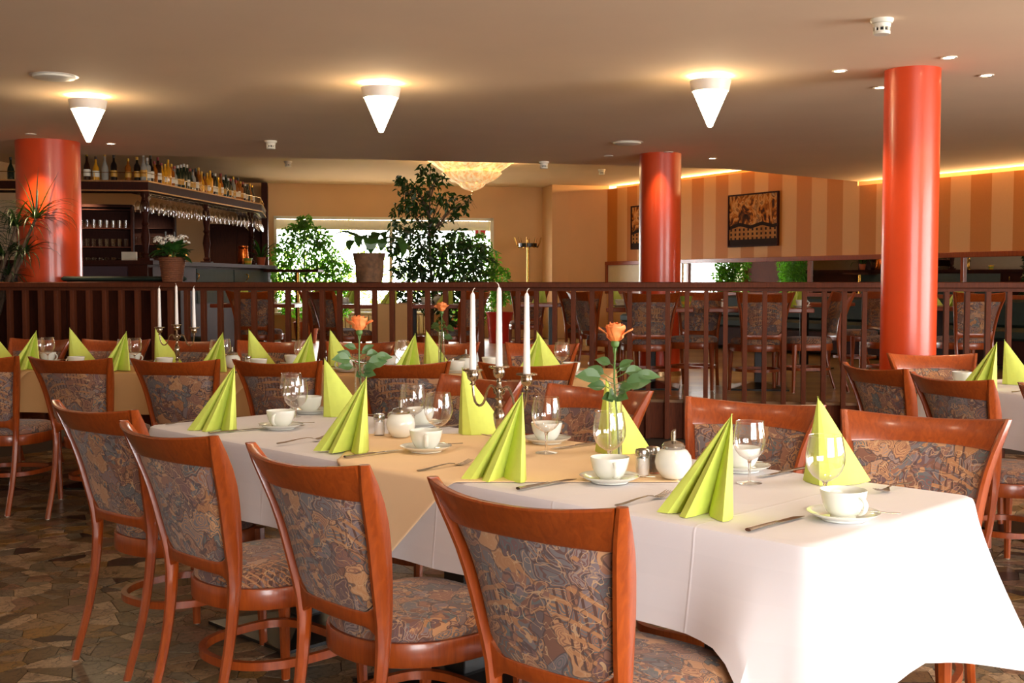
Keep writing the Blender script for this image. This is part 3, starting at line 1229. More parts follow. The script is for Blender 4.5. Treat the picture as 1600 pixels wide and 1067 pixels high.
g1 = 'cherry wood chairs with tapestry seats around the white table'
for (x, y, a, l) in (
        (.014, 2.214, 48, 'large tapestry chair closest to the camera, back turned, centre front of white table'),
        (-.497, 2.712, 43, 'second tapestry chair on the camera side of the white table'),
        (-.966, 3.189, 46, 'third tapestry chair on the camera side of the white table'),
        (-1.389, 3.793, 50, 'fourth tapestry chair on the camera side, at the far end of white table'),
        (1.264, 3.524, 236, 'tapestry chair across the white table, at its bright window end'),
        (.829, 3.934, 235, 'second tapestry chair across the white table from its window end'),
        (.338, 4.444, 228, 'third tapestry chair across the white table, behind the foremost rose'),
        (-.129, 4.911, 225, 'fourth tapestry chair across the white table, behind the candelabra')):
    put_chair(x, y, a, l, g1)
g2 = 'cherry wood chairs with tapestry seats around the tan table'
for k, (u, dw) in enumerate(((.329, .02), (.981, 0), (1.648, -.02), (2.216, -.02), (2.833, -.0), (3.417, .03))):
    p = t2(u, -.72 + dw)
    put_chair(p.x, p.y, [84, 87, 76, 80, 77, 84][k], f'tapestry chair on the camera side of tan table, {ORD[k]} from its window end', g2)
for k, u in enumerate((.524, 1.2, 1.777, 2.435, 3.019, 3.593, 4.181)):
    p = t2(u, 1.18)
    put_chair(p.x, p.y, 260 + (k % 3 - 1) * 4, f'tapestry chair behind the tan table facing us, {ORD[k]} from its window end', g2)
g3 = 'cherry wood chairs at the small white table by the column'
put_chair(1.763, 5.61, 18, 'tapestry chair at small white table, beside the big orange column', g3)
put_chair(1.90, 4.994, 20, 'tapestry chair at small white table, second from the big column', g3)
put_chair(2.14, 4.42, 20, 'tapestry chair cut off by the picture edge, at small white table', g3)
put_chair(2.394, 6.56, -92, 'bright tapestry chair at the head of the small white table by the column', g3)


# ---------------------------------------------------------------- tables and cloths
def cloth_mesh(Lu, Lw, drop_fn, flare_fn, top=.755, seg=.05, rings=9, t=.003, rad=.02):
    """table cloth in local coordinates: u along +x, w along +y"""
    r = .045
    pts = []
    def edge(a, b, n):
        for i in range(n):
            pts.append(tuple(lerp(a[k], b[k], i / n) for k in range(2)) )
    def arc(cx, cy, a0):
        for i in range(6):
            a = a0 + PI / 2 * i / 6
            pts.append((cx + r * cos(a), cy + r * sin(a)))
    nu, nw = int((Lu - 2 * r) / seg), int((Lw - 2 * r) / seg)
    edge((r, 0), (Lu - r, 0), nu)
    arc(Lu - r, r, -PI / 2)
    edge((Lu, r), (Lu, Lw - r), nw)
    arc(Lu - r, Lw - r, 0)
    edge((Lu - r, Lw), (r, Lw), nu)
    arc(r, Lw - r, PI / 2)
    edge((0, Lw - r), (0, r), nw)
    arc(r, r, PI)
    n = len(pts)
    norms = []
    for i in range(n):
        a, b = pts[i - 1], pts[(i + 1) % n]
        dx, dy = b[0] - a[0], b[1] - a[1]
        l = math.hypot(dx, dy)
        norms.append((dy / l, -dx / l))
    mb = MB()
    R = []
    cx, cy = Lu / 2, Lw / 2
    R.append([(cx + (x - cx) * .55, cy + (y - cy) * .55, top) for x, y in pts])
    R.append([(x - nx * .03, y - ny * .03, top) for (x, y), (nx, ny) in zip(pts, norms)])
    for a in (.0, .5, 1.0):
        th = a * PI / 2
        R.append([(x + nx * (-.012 + .016 * sin(th)), y + ny * (-.012 + .016 * sin(th)), top - .016 * (1 - cos(th))) for (x, y), (nx, ny) in zip(pts, norms)])
    for k in range(1, rings + 1):
        q = k / rings
        ring = []
        for i, ((x, y), (nx, ny)) in enumerate(zip(pts, norms)):
            D, F, wv = drop_fn(x, y), flare_fn(x, y), 0
            F = F * q ** 1.25
            ring.append((x + nx * (.004 + F), y + ny * (.004 + F), top - .016 - (D - .016) * q))
        R.append(ring)
    mb.loft(R, caps=False)
    mb.f.append(tuple(range(n)))
    mb.m.append(0)
    return mb


def corner_dist(x, y, Lu, Lw):
    return min(math.hypot(x - a, y - b) for a in (0, Lu) for b in (0, Lw))


def make_table(name, E, U, Lu, Lw, label, cat_group, pedestals, wdt=.1):
    ang = math.atan2(U.y, U.x)
    # local x along U, local y must be along W: U x W may be left handed, so flip with origin at far corner
    return ang


# main white table: local frame x=u reversed so that y=w is right handed
LU1, LW1 = 2.86, .80


def local_to(E, U, Wv):
    """matrix columns: x along U, y along W (left handed frames are handled by mirroring the coordinates instead)"""
    return E, U, Wv


def place_local(mb, E, U, Wv, z=0):
    mb.v = [(E.x + U.x * a + Wv.x * b, E.y + U.y * a + Wv.y * b, c + z) for a, b, c in mb.v]
    return mb


def flip(mb):
    mb.f = [f[::-1] for f in mb.f]
    return mb


def table_thing(E, U, Wv, Lu, Lw, peds, label, top_m, z=0, th=.03, name='dining_table', legs4=False):
    c = E + U * Lu / 2 + Wv * Lw / 2
    e = empty(name, (c.x, c.y, z), math.atan2(Wv.y, Wv.x) - PI / 2, label, 'table')
    MB().bev(-Lu / 2 + .03, Lu / 2 - .03, -Lw / 2 + .03, Lw / 2 - .03, .72, .75, .004).build('tabletop', top_m, e, smooth=False)
    for u in peds:
        x = (Lu / 2 - u)
        MB().bev(x - .05, x + .05, -.05, .05, .03, .72, .004).build('pedestal', M['black'], e, smooth=False)
        MB().loft([[(x + sx * a, sy * a, zz) for sx, sy in ((-1, -1), (1, -1), (1, 1), (-1, 1))] for a, zz in ((.26, 0), (.26, .012), (.07, .05))]).build('base_plate', M['black'], e, smooth=False)
    return e


# --- main table
table_thing(E1, U1, W1, LU1, LW1, (.478, 1.5, 2.4), 'long dining table under the white cloth in the foreground', M['table_wood'])


def wob(x, y, k, ph=0):
    return sin(x * k + ph) * sin(y * k * .7 + ph * 1.3)


def drop1(x, y):          # x = u, y = w
    d = .235 + .03 * (x / LU1)
    cd = corner_dist(x, y, LU1, LW1)
    if x < .06:
        d = .30 + .05 * (y / LW1)
    if x < .4:
        d += (.14 if y < LW1 / 2 else .07) * max(0, 1 - cd / (.40 if x < .05 else .17)) ** 1.1
    else:
        d += .05 * max(0, 1 - cd / .14)
    return d


def flare1(x, y):
    f = .012
    cd = corner_dist(x, y, LU1, LW1)
    if x < .8:
        f += .13 * max(0, 1 - cd / .30) ** 1.5
        f += .05 * max(0, 1 - x / .5) if x > .05 else 0
    else:
        f += .05 * max(0, 1 - cd / .2) ** 1.5
    if x > .05:
        f += .010 * sin(x * 9.5) ** 2
    else:
        f += .03 + .012 * sin(y * 17)
    return f


mb = flip(place_local(cloth_mesh(LU1, LW1, drop1, flare1), E1, U1, W1))
tc1 = mb.build('tablecloth', M['white_cloth'])
tag(tc1, 'long white damask tablecloth hanging over the foreground table', 'tablecloth')


def overlay(E, U, Wv, Lw, cu, cw, half, flare, label, m, rot=PI / 4, top=.7575, N=36, group=None, wv=None):
    """square cloth laid diagonally; what reaches beyond the long edges hangs down"""
    mb = MB()
    vs = []
    for j in range(N + 1):
        for i in range(N + 1):
            a, b = (-1 + 2 * i / N) * half, (-1 + 2 * j / N) * half
            u = cu + a * cos(rot) - b * sin(rot)
            w = cw + a * sin(rot) + b * cos(rot)
            z = top
            over = 0
            sgn = 0
            if w < 0:
                over, sgn = -w, -1
            elif w > Lw:
                over, sgn = w - Lw, 1
            if over > 0:
                th = min(over / .022, PI / 2)
                ex = .014 * sin(th)
                dz = .014 * (1 - cos(th))
                rest = max(0, over - .022 * PI / 2)
                dz += rest * .985
                ex += rest * .10 + .004
                w = (0 if sgn < 0 else Lw) + sgn * ex
                z = top - dz
            vs.append((u, w, z))
    fs = [(j * (N + 1) + i, j * (N + 1) + i + 1, (j + 1) * (N + 1) + i + 1, (j + 1) * (N + 1) + i) for j in range(N) for i in range(N)]
    mb.add(vs, fs)
    flip(place_local(mb, E, U, Wv))
    o = mb.build('overlay_cloth', m)
    so = o.modifiers.new('t', 'SOLIDIFY')
    so.thickness = .0012
    so.offset = 1
    return tag(o, label, 'tablecloth', group)


overlay(E1, U1, W1, LW1, 1.36, .42, .495, 0, 'beige square cloth laid diagonally over the middle of the white table', M['beige_cloth'], N=120)

# --- tan table behind
LU2, LW2 = 4.7, .85
table_thing(E2, U2, W2, LU2, LW2, (.6, 1.9, 3.2, 4.3), 'long dining table under the tan cloth, second row', M['table_wood'])


def drop2(x, y):
    return .25 + .05 * max(0, 1 - corner_dist(x, y, LU2, LW2) / .15) + (.06 if x < .05 else 0)


def flare2(x, y):
    return .012 + .05 * max(0, 1 - corner_dist(x, y, LU2, LW2) / .2) + .012 * sin(x * 9 + y * 7) ** 2


mb = flip(place_local(cloth_mesh(LU2, LW2, drop2, flare2), E2, U2, W2))
tag(mb.build('tablecloth', M['tan_cloth']), 'long tan tablecloth over the second-row table', 'tablecloth')
for k, u in enumerate((.75, 2.28, 3.75)):
    overlay(E2, U2, W2, LW2, u, .42, .47, 0, f'tan square cloth laid diagonally on the second-row table, {ORD[k]} from its window end', M['beige_cloth'] if k == 0 else M['tan_cloth'], group='overlay cloths on the second-row table')

# --- small white table by the column
LU3, LW3 = 1.9, .85
table_thing(E3, U3, W3, LU3, LW3, (.4, 1.4), 'small dining table under white cloth by the big orange column', M['table_wood'])


def drop3(x, y):
    return .27 + .12 * max(0, 1 - corner_dist(x, y, LU3, LW3) / .2)


def flare3(x, y):
    return .015 + .06 * max(0, 1 - corner_dist(x, y, LU3, LW3) / .22) + .01 * sin(x * 11 + 1) ** 2


mb = place_local(cloth_mesh(LU3, LW3, drop3, flare3), E3, U3, W3)
tag(mb.build('tablecloth', M['white_cloth']), 'white tablecloth over the small table by the big orange column', 'tablecloth')


# ---------------------------------------------------------------- tableware prototypes
def make_napkin():
    """standing fan of folded green paper; origin under its upright edge"""
    base = [(-.168, .047), (-.150, .030), (-.128, .034), (-.108, .050), (-.128, -.004), (-.118, -.024), (-.098, -.012), (-.074, .014), (-.051, .036),
            (-.056, -.010), (-.048, -.052), (-.040, -.066), (-.026, -.062), (-.010, -.035), (0, 0)]
    back = [(.004, .022), (-.02, .045), (-.06, .060), (-.11, .063), (-.150, .056), (-.172, .050)]
    loop = base + back
    n = len(loop)
    apex = Vector((-.004, .006, .238))
    rings = []
    K = 9
    for k in range(K + 1):
        q = k / K
        ring = []
        for i, (x, y) in enumerate(loop):
            tgt = Vector((x, y, 0))
            p = tgt.lerp(apex, q)
            r_ = .0022 * q
            a = 2 * PI * i / n
            bulge = sin(q * PI) * .004
            # pleats soften towards the peak
            cxy = Vector((-.075 * (1 - q), .02, 0))
            p.x += (0 if i > 14 else bulge * .4 * sin(i * 1.6))
            p.y -= bulge if (i < 14 and i % 5 in (1, 0)) else 0
            if k == K:
                p = apex + Vector((.0022 * cos(a), .0022 * sin(a), 0))
            ring.append(tuple(p))
        rings.append(ring)
    mb = MB()
    mb.loft(rings, caps=True)
    o = mb.build('napkin', M['napkin'], angle=22)
    return o


napkin = Proto(make_napkin())


def make_cup():
    root = empty('coffee_cup')
    prof = [(.0, .004), (.024, .004), (.025, 0), (.029, 0), (.029, .005), (.038, .014), (.047, .032), (.0515, .052), (.053, .062), (.0525, .0635), (.051, .062),
            (.049, .052), (.044, .032), (.034, .014), (.02, .008), (.0, .007)]
    MB().lathe([(max(r, .0003), z) for r, z in prof], 32, caps=False).build('body', M['china'], root)
    pts = []
    for i in range(13):
        a = -PI * .45 + PI * .95 * i / 12
        pts.append((.0, -.047 - .021 * cos(a), .034 + .020 * sin(a)))
    MB().tube(pts, [.0065] * 13, 10, flat=.55, up=(0, 0, 1)).build('handle', M['china'], root)
    return root


def make_saucer():
    prof = [(.0003, .003), (.045, .003), (.046, 0), (.05, 0), (.052, .004), (.07, .011), (.082, .018), (.083, .0195), (.081, .0195), (.068, .0145), (.05, .0075), (.03, .006), (.0003, .006)]
    return MB().lathe(prof, 40, caps=False).build('saucer', M['china'])


def make_glass(m, stem_m, n=28, name='wine_glass'):
    root = empty(name)
    out = [(.0045, .062), (.014, .066), (.028, .075), (.038, .088), (.0435, .104), (.0445, .12), (.0425, .14), (.0385, .162), (.0375, .168)]
    inn = [(.0365, .168), (.0372, .162), (.041, .14), (.043, .12), (.042, .104), (.0365, .089), (.0265, .077), (.012, .0685), (.0003, .067)]
    MB().lathe(out, n, caps=False).build('bowl', m, root)
    MB().lathe([(.0378, .1675), (.0382, .1688), (.0374, .1688), (.0371, .1675)], n, caps=False).build('rim', m, root)
    MB().lathe([(.0042, .004), (.0038, .012), (.0032, .03), (.0038, .052), (.006, .061), (.009, .064)], 12).build('stem', stem_m, root)
    MB().lathe([(.034, 0), (.0345, .0012), (.02, .0032), (.005, .0065)], n).build('foot', m, root)
    return root


def make_fork():
    root = empty('fork')
    MB().tube([(0, 0, .004), (0, .03, .005), (0, .08, .010), (0, .12, .012), (0, .14, .009)], [.0062, .006, .004, .003, .0035], 8, flat=.42).build('handle', M['steel'], root)
    MB().loft([[(-.003, .138, .008), (.003, .138, .008), (.003, .138, .0095), (-.003, .138, .0095)], [(-.0125, .155, .0025), (.0125, .155, .0025), (.0125, .155, .004), (-.0125, .155, .004)],
               [(-.0125, .166, .003), (.0125, .166, .003), (.0125, .166, .0045), (-.0125, .166, .0045)]]).build('shoulder', M['steel'], root)
    for k in range(4):
        x = -.0105 + k * .007
        MB().tube([(x, .164, .0038), (x, .18, .006), (x, .197, .011), (x, .208, .015)], [.0018, .0016, .0015, .0007], 6).build('tine', M['steel'], root)
    return root


def make_knife():
    root = empty('table_knife')
    MB().tube([(0, 0, .0045), (0, .02, .0048), (0, .07, .005), (0, .115, .0048), (0, .12, .004)], [.0078, .0078, .0065, .006, .004], 8, flat=.5).build('handle', M['steel'], root)
    MB().loft([[(-.005, .118, .003), (.006, .118, .003), (.006, .118, .0048), (-.005, .118, .0048)], [(-.0085, .15, .0028), (.008, .15, .0028), (.008, .15, .0042), (-.0085, .15, .0042)],
               [(-.0085, .2, .0028), (.008, .2, .0028), (.008, .2, .0038), (-.0085, .2, .0038)], [(.003, .226, .0028), (.006, .226, .0028), (.006, .226, .0034), (.003, .226, .0034)]]).build('blade', M['steel'], root)
    return root


def make_spoon():
    root = empty('teaspoon')
    MB().tube([(0, -.062, .004), (0, -.03, .004), (0, .02, .006), (0, .036, .004)], [.0045, .0038, .0022, .0025], 8, flat=.4).build('handle', M['steel'], root)
    mb = MB()
    rings = []
    for k, (q, z) in enumerate(((1, .005), (.96, .0058), (.7, .0025), (.3, .0012))):
        rings.append([(.0115 * q * cos(2 * PI * j / 16), .052 + .018 * q * sin(2 * PI * j / 16), z) for j in range(16)])
    mb.loft(rings)
    mb.build('bowl', M['steel'], root)
    return root


def make_shaker(fill, name):
    root = empty(name)
    MB().lathe([(.0185, 0), (.0195, .002), (.0195, .052), (.018, .058)], 24).build('jar', M['glass_solid'] if False else M['glass'], root)
    MB().lathe([(.0165, .003), (.0168, .05)], 20).build('filling', fill, root)
    MB().lathe([(.0205, .056), (.021, .058), (.021, .069), (.0195, .074), (.012, .076)], 24).build('lid', M['chrome'], root)
    return root


def make_sugar():
    root = empty('sugar_dispenser')
    MB().lathe([(.026, 0), (.034, .006), (.048, .028), (.0515, .046), (.048, .064), (.038, .078), (.03, .083)], 36).build('jar', M['china'], root)
    MB().lathe([(.031, .081), (.0325, .083), (.0325, .09), (.030, .093), (.027, .098), (.012, .103), (.006, .104)], 32).build('lid', M['chrome'], root)
    rings = []
    for z, zz in ((.1, .1), (.12, .12), (.128, .136)):
        rings.append([(.0068 * cos(2 * PI * j / 14), .0068 * sin(2 * PI * j / 14), lerp(z, zz, (1 + cos(2 * PI * j / 14)) / 2)) for j in range(14)])
    MB().loft(rings).build('spout', M['steel'], root)
    return root


def petal(c, ang, rm, rt, h, half, z0=0, n=8):
    """one cupped rose petal: radius rm at mid height, rt at the lip"""
    vs = []
    for j in range(n + 1):
        v = j / n
        r = interp([(0, .004), (.35, rm * .92), (.6, rm), (1.0, rt)], v)
        wd_ = half * (.45 + .55 * sin(min(1, v * 1.3) * PI / 2))
        for i in range(n + 1):
            u = -1 + 2 * i / n
            a = ang + u * wd_
            lip = .16 * h * abs(u) ** 2.4 * v
            vs.append((c[0] + r * cos(a), c[1] + r * sin(a), c[2] + z0 + h * (v ** .85) - lip + .003 * sin(u * 5 + ang) * v))
    fs = [(j * (n + 1) + i, j * (n + 1) + i + 1, (j + 1) * (n + 1) + i + 1, (j + 1) * (n + 1) + i) for j in range(n) for i in range(n)]
    return vs, fs


def leaf_shape(L, w, bend=.3, n=6):
    vs, fs = [], []
    for i in range(n + 1):
        v = i / n
        ww = w * sin(PI * (v ** .8)) * .5 if 0 < v < 1 else .0004
        z = bend * L * v * (1 - v) * 1.0 - .12 * L * v * v
        vs += [(-ww, L * v, z + ww * .35), (0, L * v, z), (ww, L * v, z + ww * .35)]
    for i in range(n):
        a = i * 3
        fs += [(a, a + 1, a + 4, a + 3), (a + 1, a + 2, a + 5, a + 4)]
    return vs, fs


def make_rose(stem_h=.34, leaves=None):
    root = empty('rose')
    rnd = random.Random(4)
    top = Vector((-.002, 0, stem_h))
    MB().tube([(.012, 0, .008), (.006, .002, stem_h * .35), (-.004, 0, stem_h * .7), tuple(top)], [.0033, .003, .0028, .003], 8).build('stem', M['stem'], root)
    MB().lathe([(.003, -.006), (.011, 0), (.0135, .010), (.011, .016)], 14, tuple(top)).build('calyx', M['stem'], root)
    sp = MB()
    for k in range(5):
        a = k * 1.26
        vs, fs = leaf_shape(.03, .008, .1, 4)
        m_ = Matrix.Translation(top + Vector((0, 0, .008))) @ Matrix.Rotation(a, 4, 'Z') @ Matrix.Rotation(-1.2 - .2 * (k % 2), 4, 'X')
        sp.add([m_ @ Vector(p) for p in vs], fs)
    sp.build('sepal', M['stem'], root)
    c = (top.x, top.y, top.z + .008)
    specs = [(0, .007, .004, .060, 1.9), (2.1, .010, .007, .061, 1.6), (4.2, .013, .009, .060, 1.5), (1, .017, .013, .062, 1.25), (3.1, .019, .016, .063, 1.2), (5.2, .020, .018, .061, 1.2),
             (.2, .024, .026, .057, 1.1), (1.9, .025, .030, .058, 1.0), (3.9, .025, .027, .056, 1.1), (5.2, .026, .032, .055, 1.0), (3.0, .028, .050, .046, .75), (-.15, .028, .054, .044, .72)]
    for k, (a, rm, rt, h, half) in enumerate(specs):
        vs, fs = petal(c, a, rm, rt, h, half)
        o = MB()
        o.add(vs, fs)
        ob = o.build('petal', M['rose'] if k > 3 else M['rose_in'], root)
        so = ob.modifiers.new('t', 'SOLIDIFY')
        so.thickness = .0008
    LV = [(.66, 3.3, .078, .050, 1.25, .045), (.70, 2.9, .055, .034, .9, .035), (.60, 3.05, .055, .038, 1.3, .03), (.62, -.25, .078, .056, 1.15, .03), (.72, .15, .060, .038, 1.2, .03),
          (.66, -.1, .075, .036, 1.4, .06), (.82, 2.9, .048, .030, 1.0, .015), (.80, -.3, .050, .026, .8, .01), (.56, -1.9, .055, .044, 1.5, .015), (.58, -.9, .058, .044, 1.0, .015),
          (.52, -2.2, .05, .036, 1.3, .02), (.54, -1.2, .055, .044, 1.4, .02), (.76, .6, .05, .024, .9, .015)]
    for (hz, a, L_, w_, el, st) in LV:
        vs, fs = leaf_shape(L_, w_, .12)
        base = Vector((0, 0, stem_h * hz))
        dirv = Vector((cos(a), sin(a), 0))
        p = base + dirv * st + Vector((0, 0, st * .5))
        m_ = Matrix.Translation(p) @ Matrix.Rotation(a - PI / 2, 4, 'Z') @ Matrix.Rotation((1.35 - el) * .9, 4, 'X') @ Matrix.Rotation((1.05 if cos(a) > 0 else -1.05), 4, 'Y')
        mb_ = MB()
        mb_.add([m_ @ Vector(q) for q in vs], fs)
        mb_.tube([base, base + dirv * st * .5 + Vector((0, 0, st * .2)), p], .0012, 5, 1)
        mb_.build('leaf', [M['rose_leaf'], M['stem']], root)
    return root


def make_vase():
    root = empty('bud_vase')
    MB().lathe([(.0205, .004), (.0205, .235)], 28, caps=False).build('wall', M['vase_glass'], root)
    MB().lathe([(.021, 0), (.0215, .002), (.0205, .012)], 28).build('foot', M['glass_solid'], root)
    MB().lathe([(.0208, .234), (.0212, .236), (.0202, .237)], 28, caps=False).build('rim', M['glass'], root)
    MB().lathe([(.019, .012), (.019, .115)], 24).build('water', M['water'], root)
    return root


def make_candelabra():
    root = empty('candelabra')
    pr = [(.052, 0), (.054, .004), (.050, .010), (.036, .018), (.020, .026), (.010, .036), (.008, .046), (.013, .052), (.009, .058), (.008, .066), (.013, .082), (.018, .105),
          (.019, .122), (.014, .134), (.008, .142), (.012, .148), (.008, .156), (.0075, .166), (.014, .174), (.008, .182), (.0065, .200), (.012, .206), (.008, .214), (.007, .224)]
    MB().lathe(pr, 28).build('stem', M['silver'], root)

    def cup(x, z0, name='candle_cup'):
        mb = MB()
        mb.lathe([(.004, z0), (.011, z0 + .004), (.005, z0 + .010), (.009, z0 + .014), (.017, z0 + .022), (.0195, z0 + .036), (.017, z0 + .044), (.019, z0 + .047)], 24, (x, 0, 0))
        # gadrooned drip pan
        rings = []
        for r, z in ((.013, .046), (.024, .046), (.0325, .049), (.031, .0535), (.022, .052), (.0125, .051)):
            rings.append([(x + (r + (.0014 if j % 2 else 0) * (r > .02)) * cos(2 * PI * j / 48), (r + (.0014 if j % 2 else 0) * (r > .02)) * sin(2 * PI * j / 48), z0 + z) for j in range(48)])
        mb.loft(rings)
        mb.build(name, M['silver'], root)
    cup(0, .222)
    for s in (-1, 1):
        cup(s * .122, .205)
        pts = []
        for i in range(17):
            t = i / 16
            x = lerp(.006, .122, t) 
            z = .185 + .030 * sin(t * PI * 1.0) * (1 if t < .5 else 1) * 0
            # S-curve: up from the stem, over, down, up into the cup
            z = interp([(0, .182), (.15, .204), (.3, .210), (.45, .190), (.6, .155), (.75, .142), (.9, .160), (1.0, .206)], t)
            x = interp([(0, .008), (.15, .022), (.3, .040), (.45, .056), (.6, .070), (.75, .092), (.9, .115), (1.0, .122)], t)
            pts.append((s * x, 0, z))
        MB().tube(pts, [.0042] * 17, 10).build('arm', M['silver'], root)
        sc = []
        for i in range(12):
            a = i / 11 * PI * 1.5
            sc.append((s * (.018 - .011 * cos(a) * (1 - i / 16)), 0, .196 + .010 * sin(a)))
        MB().tube(sc, .0028, 8).build('scroll', M['silver'], root)
    return root


def make_candle(h=.262):
    root = empty('candle')
    MB().lathe([(.0115, 0), (.0112, .02), (.0075, h - .012), (.0055, h - .004), (.0022, h)], 18).build('wax', M['wax'], root)
    MB().tube([(0, 0, h - .002), (.001, 0, h + .006), (.004, 0, h + .011), (.008, 0, h + .014)], .0012, 6).build('wick', M['wick'], root)
    return root


cup_p, saucer_p = Proto(make_cup()), Proto(make_saucer())
glass_p = Proto(make_glass(M['glass'], M['glass_solid']))
fork_p, knife_p, spoon_p = Proto(make_fork()), Proto(make_knife()), Proto(make_spoon())
salt_p, pepper_p, sugar_p = Proto(make_shaker(M['sugar'], 'salt_shaker')), Proto(make_shaker(M['pepper'], 'pepper_shaker')), Proto(make_sugar())
rose_p, vase_p, cand_p, candle_p = Proto(make_rose()), Proto(make_vase()), Proto(make_candelabra()), Proto(make_candle())

TZ = .7565
TZB = .7605


def place_set(t, k, side, pos, ang, z, where, gtab, extra):
    """one cover: napkin, fork, knife, cup on saucer with spoon, glass. pos gives the (u, w) of each; None leaves it out.
    ang: direction the diner faces"""
    r = random.Random(hash((k, side, gtab)) % 1000 if False else k * 13 + side * 7)
    def P(key, dz=0):
        u, w = pos[key][:2]
        p = t(u, w)
        return (p.x, p.y, z + dz)
    W_ = where
    if 'napkin' in pos:
        napkin.put(P('napkin'), pos['napkin'][2], f'lime green folded napkin, {W_}', 'napkin', f'green napkins on the {gtab}')
    if 'fork' in pos:
        fork_p.put(P('fork'), ang - PI / 2 + pos['fork'][2], f'steel fork, {W_}', 'fork', f'forks on the {gtab}')
    if 'knife' in pos:
        knife_p.put(P('knife'), ang - PI / 2 + pos['knife'][2], f'steel table knife, {W_}', 'knife', f'knives on the {gtab}')
    if 'saucer' in pos:
        saucer_p.put(P('saucer'), 0, f'white china saucer, {W_}', 'saucer', f'saucers on the {gtab}')
        cup_p.put(P('saucer', .0058), pos['saucer'][2], f'white coffee cup, {W_}', 'cup', f'coffee cups on the {gtab}')
        u, w = pos['saucer'][:2]
        if pos.get('spoon', True) is not False:
            a = pos.get('spoon_a', -.5)
            p = t(u, w)
            q = Vector((p.x, p.y)) + Vector((cos(a), sin(a))) * .062 + Vector((-sin(a), cos(a))) * .012
            o = spoon_p.put((q.x, q.y, z + .0155), a + PI / 2, f'teaspoon on saucer, {W_}', 'spoon', f'teaspoons on the {gtab}')
    if 'glass' in pos:
        glass_p.put(P('glass'), r.random(), f'empty wine glass, {W_}', 'glass', f'wine glasses on the {gtab}', scale=pos['glass'][2] if len(pos['glass']) > 2 else None)


R_ = math.radians
places1 = [
    dict(napkin=(.300, .145, R_(2)), fork=(.560, .032, R_(-1)), knife=(.178, .02, 0), saucer=(.098, .288, R_(30)), glass=(.192, .37, 1.05), spoon_a=-.35),
    dict(napkin=(1.0, .165, R_(22)), fork=(1.288, .022, R_(0)), knife=(.884, .02, 0), saucer=(.794, .285, R_(10)), glass=(.880, .385), spoon_a=-.35),
    dict(napkin=(1.70, .165, R_(14)), fork=(2.03, .04, 0), knife=(1.632, .02, 0), saucer=(1.564, .29, R_(5)), glass=(1.62, .392), spoon_a=.3),
    dict(napkin=(2.50, .175, R_(24)), fork=(2.80, .05, 0), knife=(2.45, .03, 0), saucer=(2.40, .30, R_(-14)), glass=(2.45, .40), spoon_a=.2),
]
for k, pos in enumerate(places1):
    place_set(t1, k, 0, pos, R_(45), TZ if k in (0, 3) else (TZB if k == 2 else TZ + .001), f'white table near side, {ORD[k]} place from bright end', 'white table', None)
places1b = [
    dict(napkin=(.386, .652, R_(214)), fork=(.205, .84, R_(3)), knife=(.535, .85, R_(-3)), saucer=(.648, .70, R_(150)), glass=(.520, .545, 1.0), spoon_a=.2),
    dict(napkin=(1.13, .652, R_(222)), fork=(.98, .84, 0), knife=(1.29, .83, R_(-5)), saucer=(1.43, .71, R_(160)), glass=(1.272, .54), spoon_a=.15),
    dict(napkin=(1.80, .655, R_(210)), fork=(1.66, .84, 0), knife=(1.97, .83, 0), saucer=(2.07, .70, R_(150)), glass=(1.93, .545), spoon_a=.3),
    dict(napkin=(2.62, .65, R_(204)), fork=(2.47, .84, 0), saucer=(2.76, .68, R_(150)), glass=(2.69, .545), spoon_a=.3),
]
for k, pos in enumerate(places1b):
    place_set(t1, k, 1, pos, R_(225), TZ if k in (0, 3) else TZB - .0005, f'white table far side, {ORD[k]} place from bright end', 'white table', None)


def put(proto, t, u, w, z, rz, label, cat, group=None, scale=None):
    p = t(u, w)
    return proto.put((p.x, p.y, z), rz, label, cat, group, scale)


put(salt_p, t1, .785, .416, TZB, 0, 'glass salt shaker near the bright end of the white table', 'salt shaker', 'salt shakers')
put(pepper_p, t1, .790, .470, TZB, 0, 'glass pepper shaker near the bright end of the white table', 'pepper shaker', 'pepper shakers')
put(sugar_p, t1, .699, .443, TZB, .4, 'white round sugar dispenser near the bright end of the white table', 'sugar dispenser', 'sugar dispensers')
put(salt_p, t1, 1.981, .432, TZB, 0, 'glass salt shaker at the far end of the white table', 'salt shaker', 'salt shakers')
put(pepper_p, t1, 1.976, .492, TZB, 0, 'glass pepper shaker at the far end of the white table', 'pepper shaker', 'pepper shakers')
put(sugar_p, t1, 1.888, .453, TZB, .6, 'white round sugar dispenser at the far end of the white table', 'sugar dispenser', 'sugar dispensers')


def vase_and_rose(t, u, w, z, rz, where, k):
    put(vase_p, t, u, w, z, 0, f'clear glass bud vase {where}', 'vase', 'bud vases with roses')
    put(rose_p, t, u, w, z + .008, rz, f'single orange rose {where}', 'rose', 'orange roses in bud vases')


vase_and_rose(t1, 1.005, .56, TZB, 0, 'on the white table beside the sugar dispenser', 0)
vase_and_rose(t1, 2.257, .56, TZ, .6, 'at the far end of the white table', 1)
vase_and_rose(t2, 1.038, .43, TZB, 2.2, 'on the tan table in the second row', 2)


def candelabra(t, u, w, z, rz, where):
    p = t(u, w)
    cand_p.put((p.x, p.y, z), rz, f'three-armed silver candelabra {where}', 'candelabra', 'silver candelabras')
    for s, nm in ((0, 'middle'), (-1, 'left'), (1, 'right')):
        x = p.x + s * .122 * cos(rz)
        y = p.y + s * .122 * sin(rz)
        candle_p.put((x, y, z + (.262 if s == 0 else .245)), .4 * s + (2.6 if s == 0 else 0), f'tall white candle, {nm} arm of candelabra {where}', 'candle', 'white candles')


candelabra(t1, 1.383, .44, TZB, R_(-45), 'on the white table')
candelabra(t2, 2.768, .43, TZ, R_(-14), 'on the tan table')

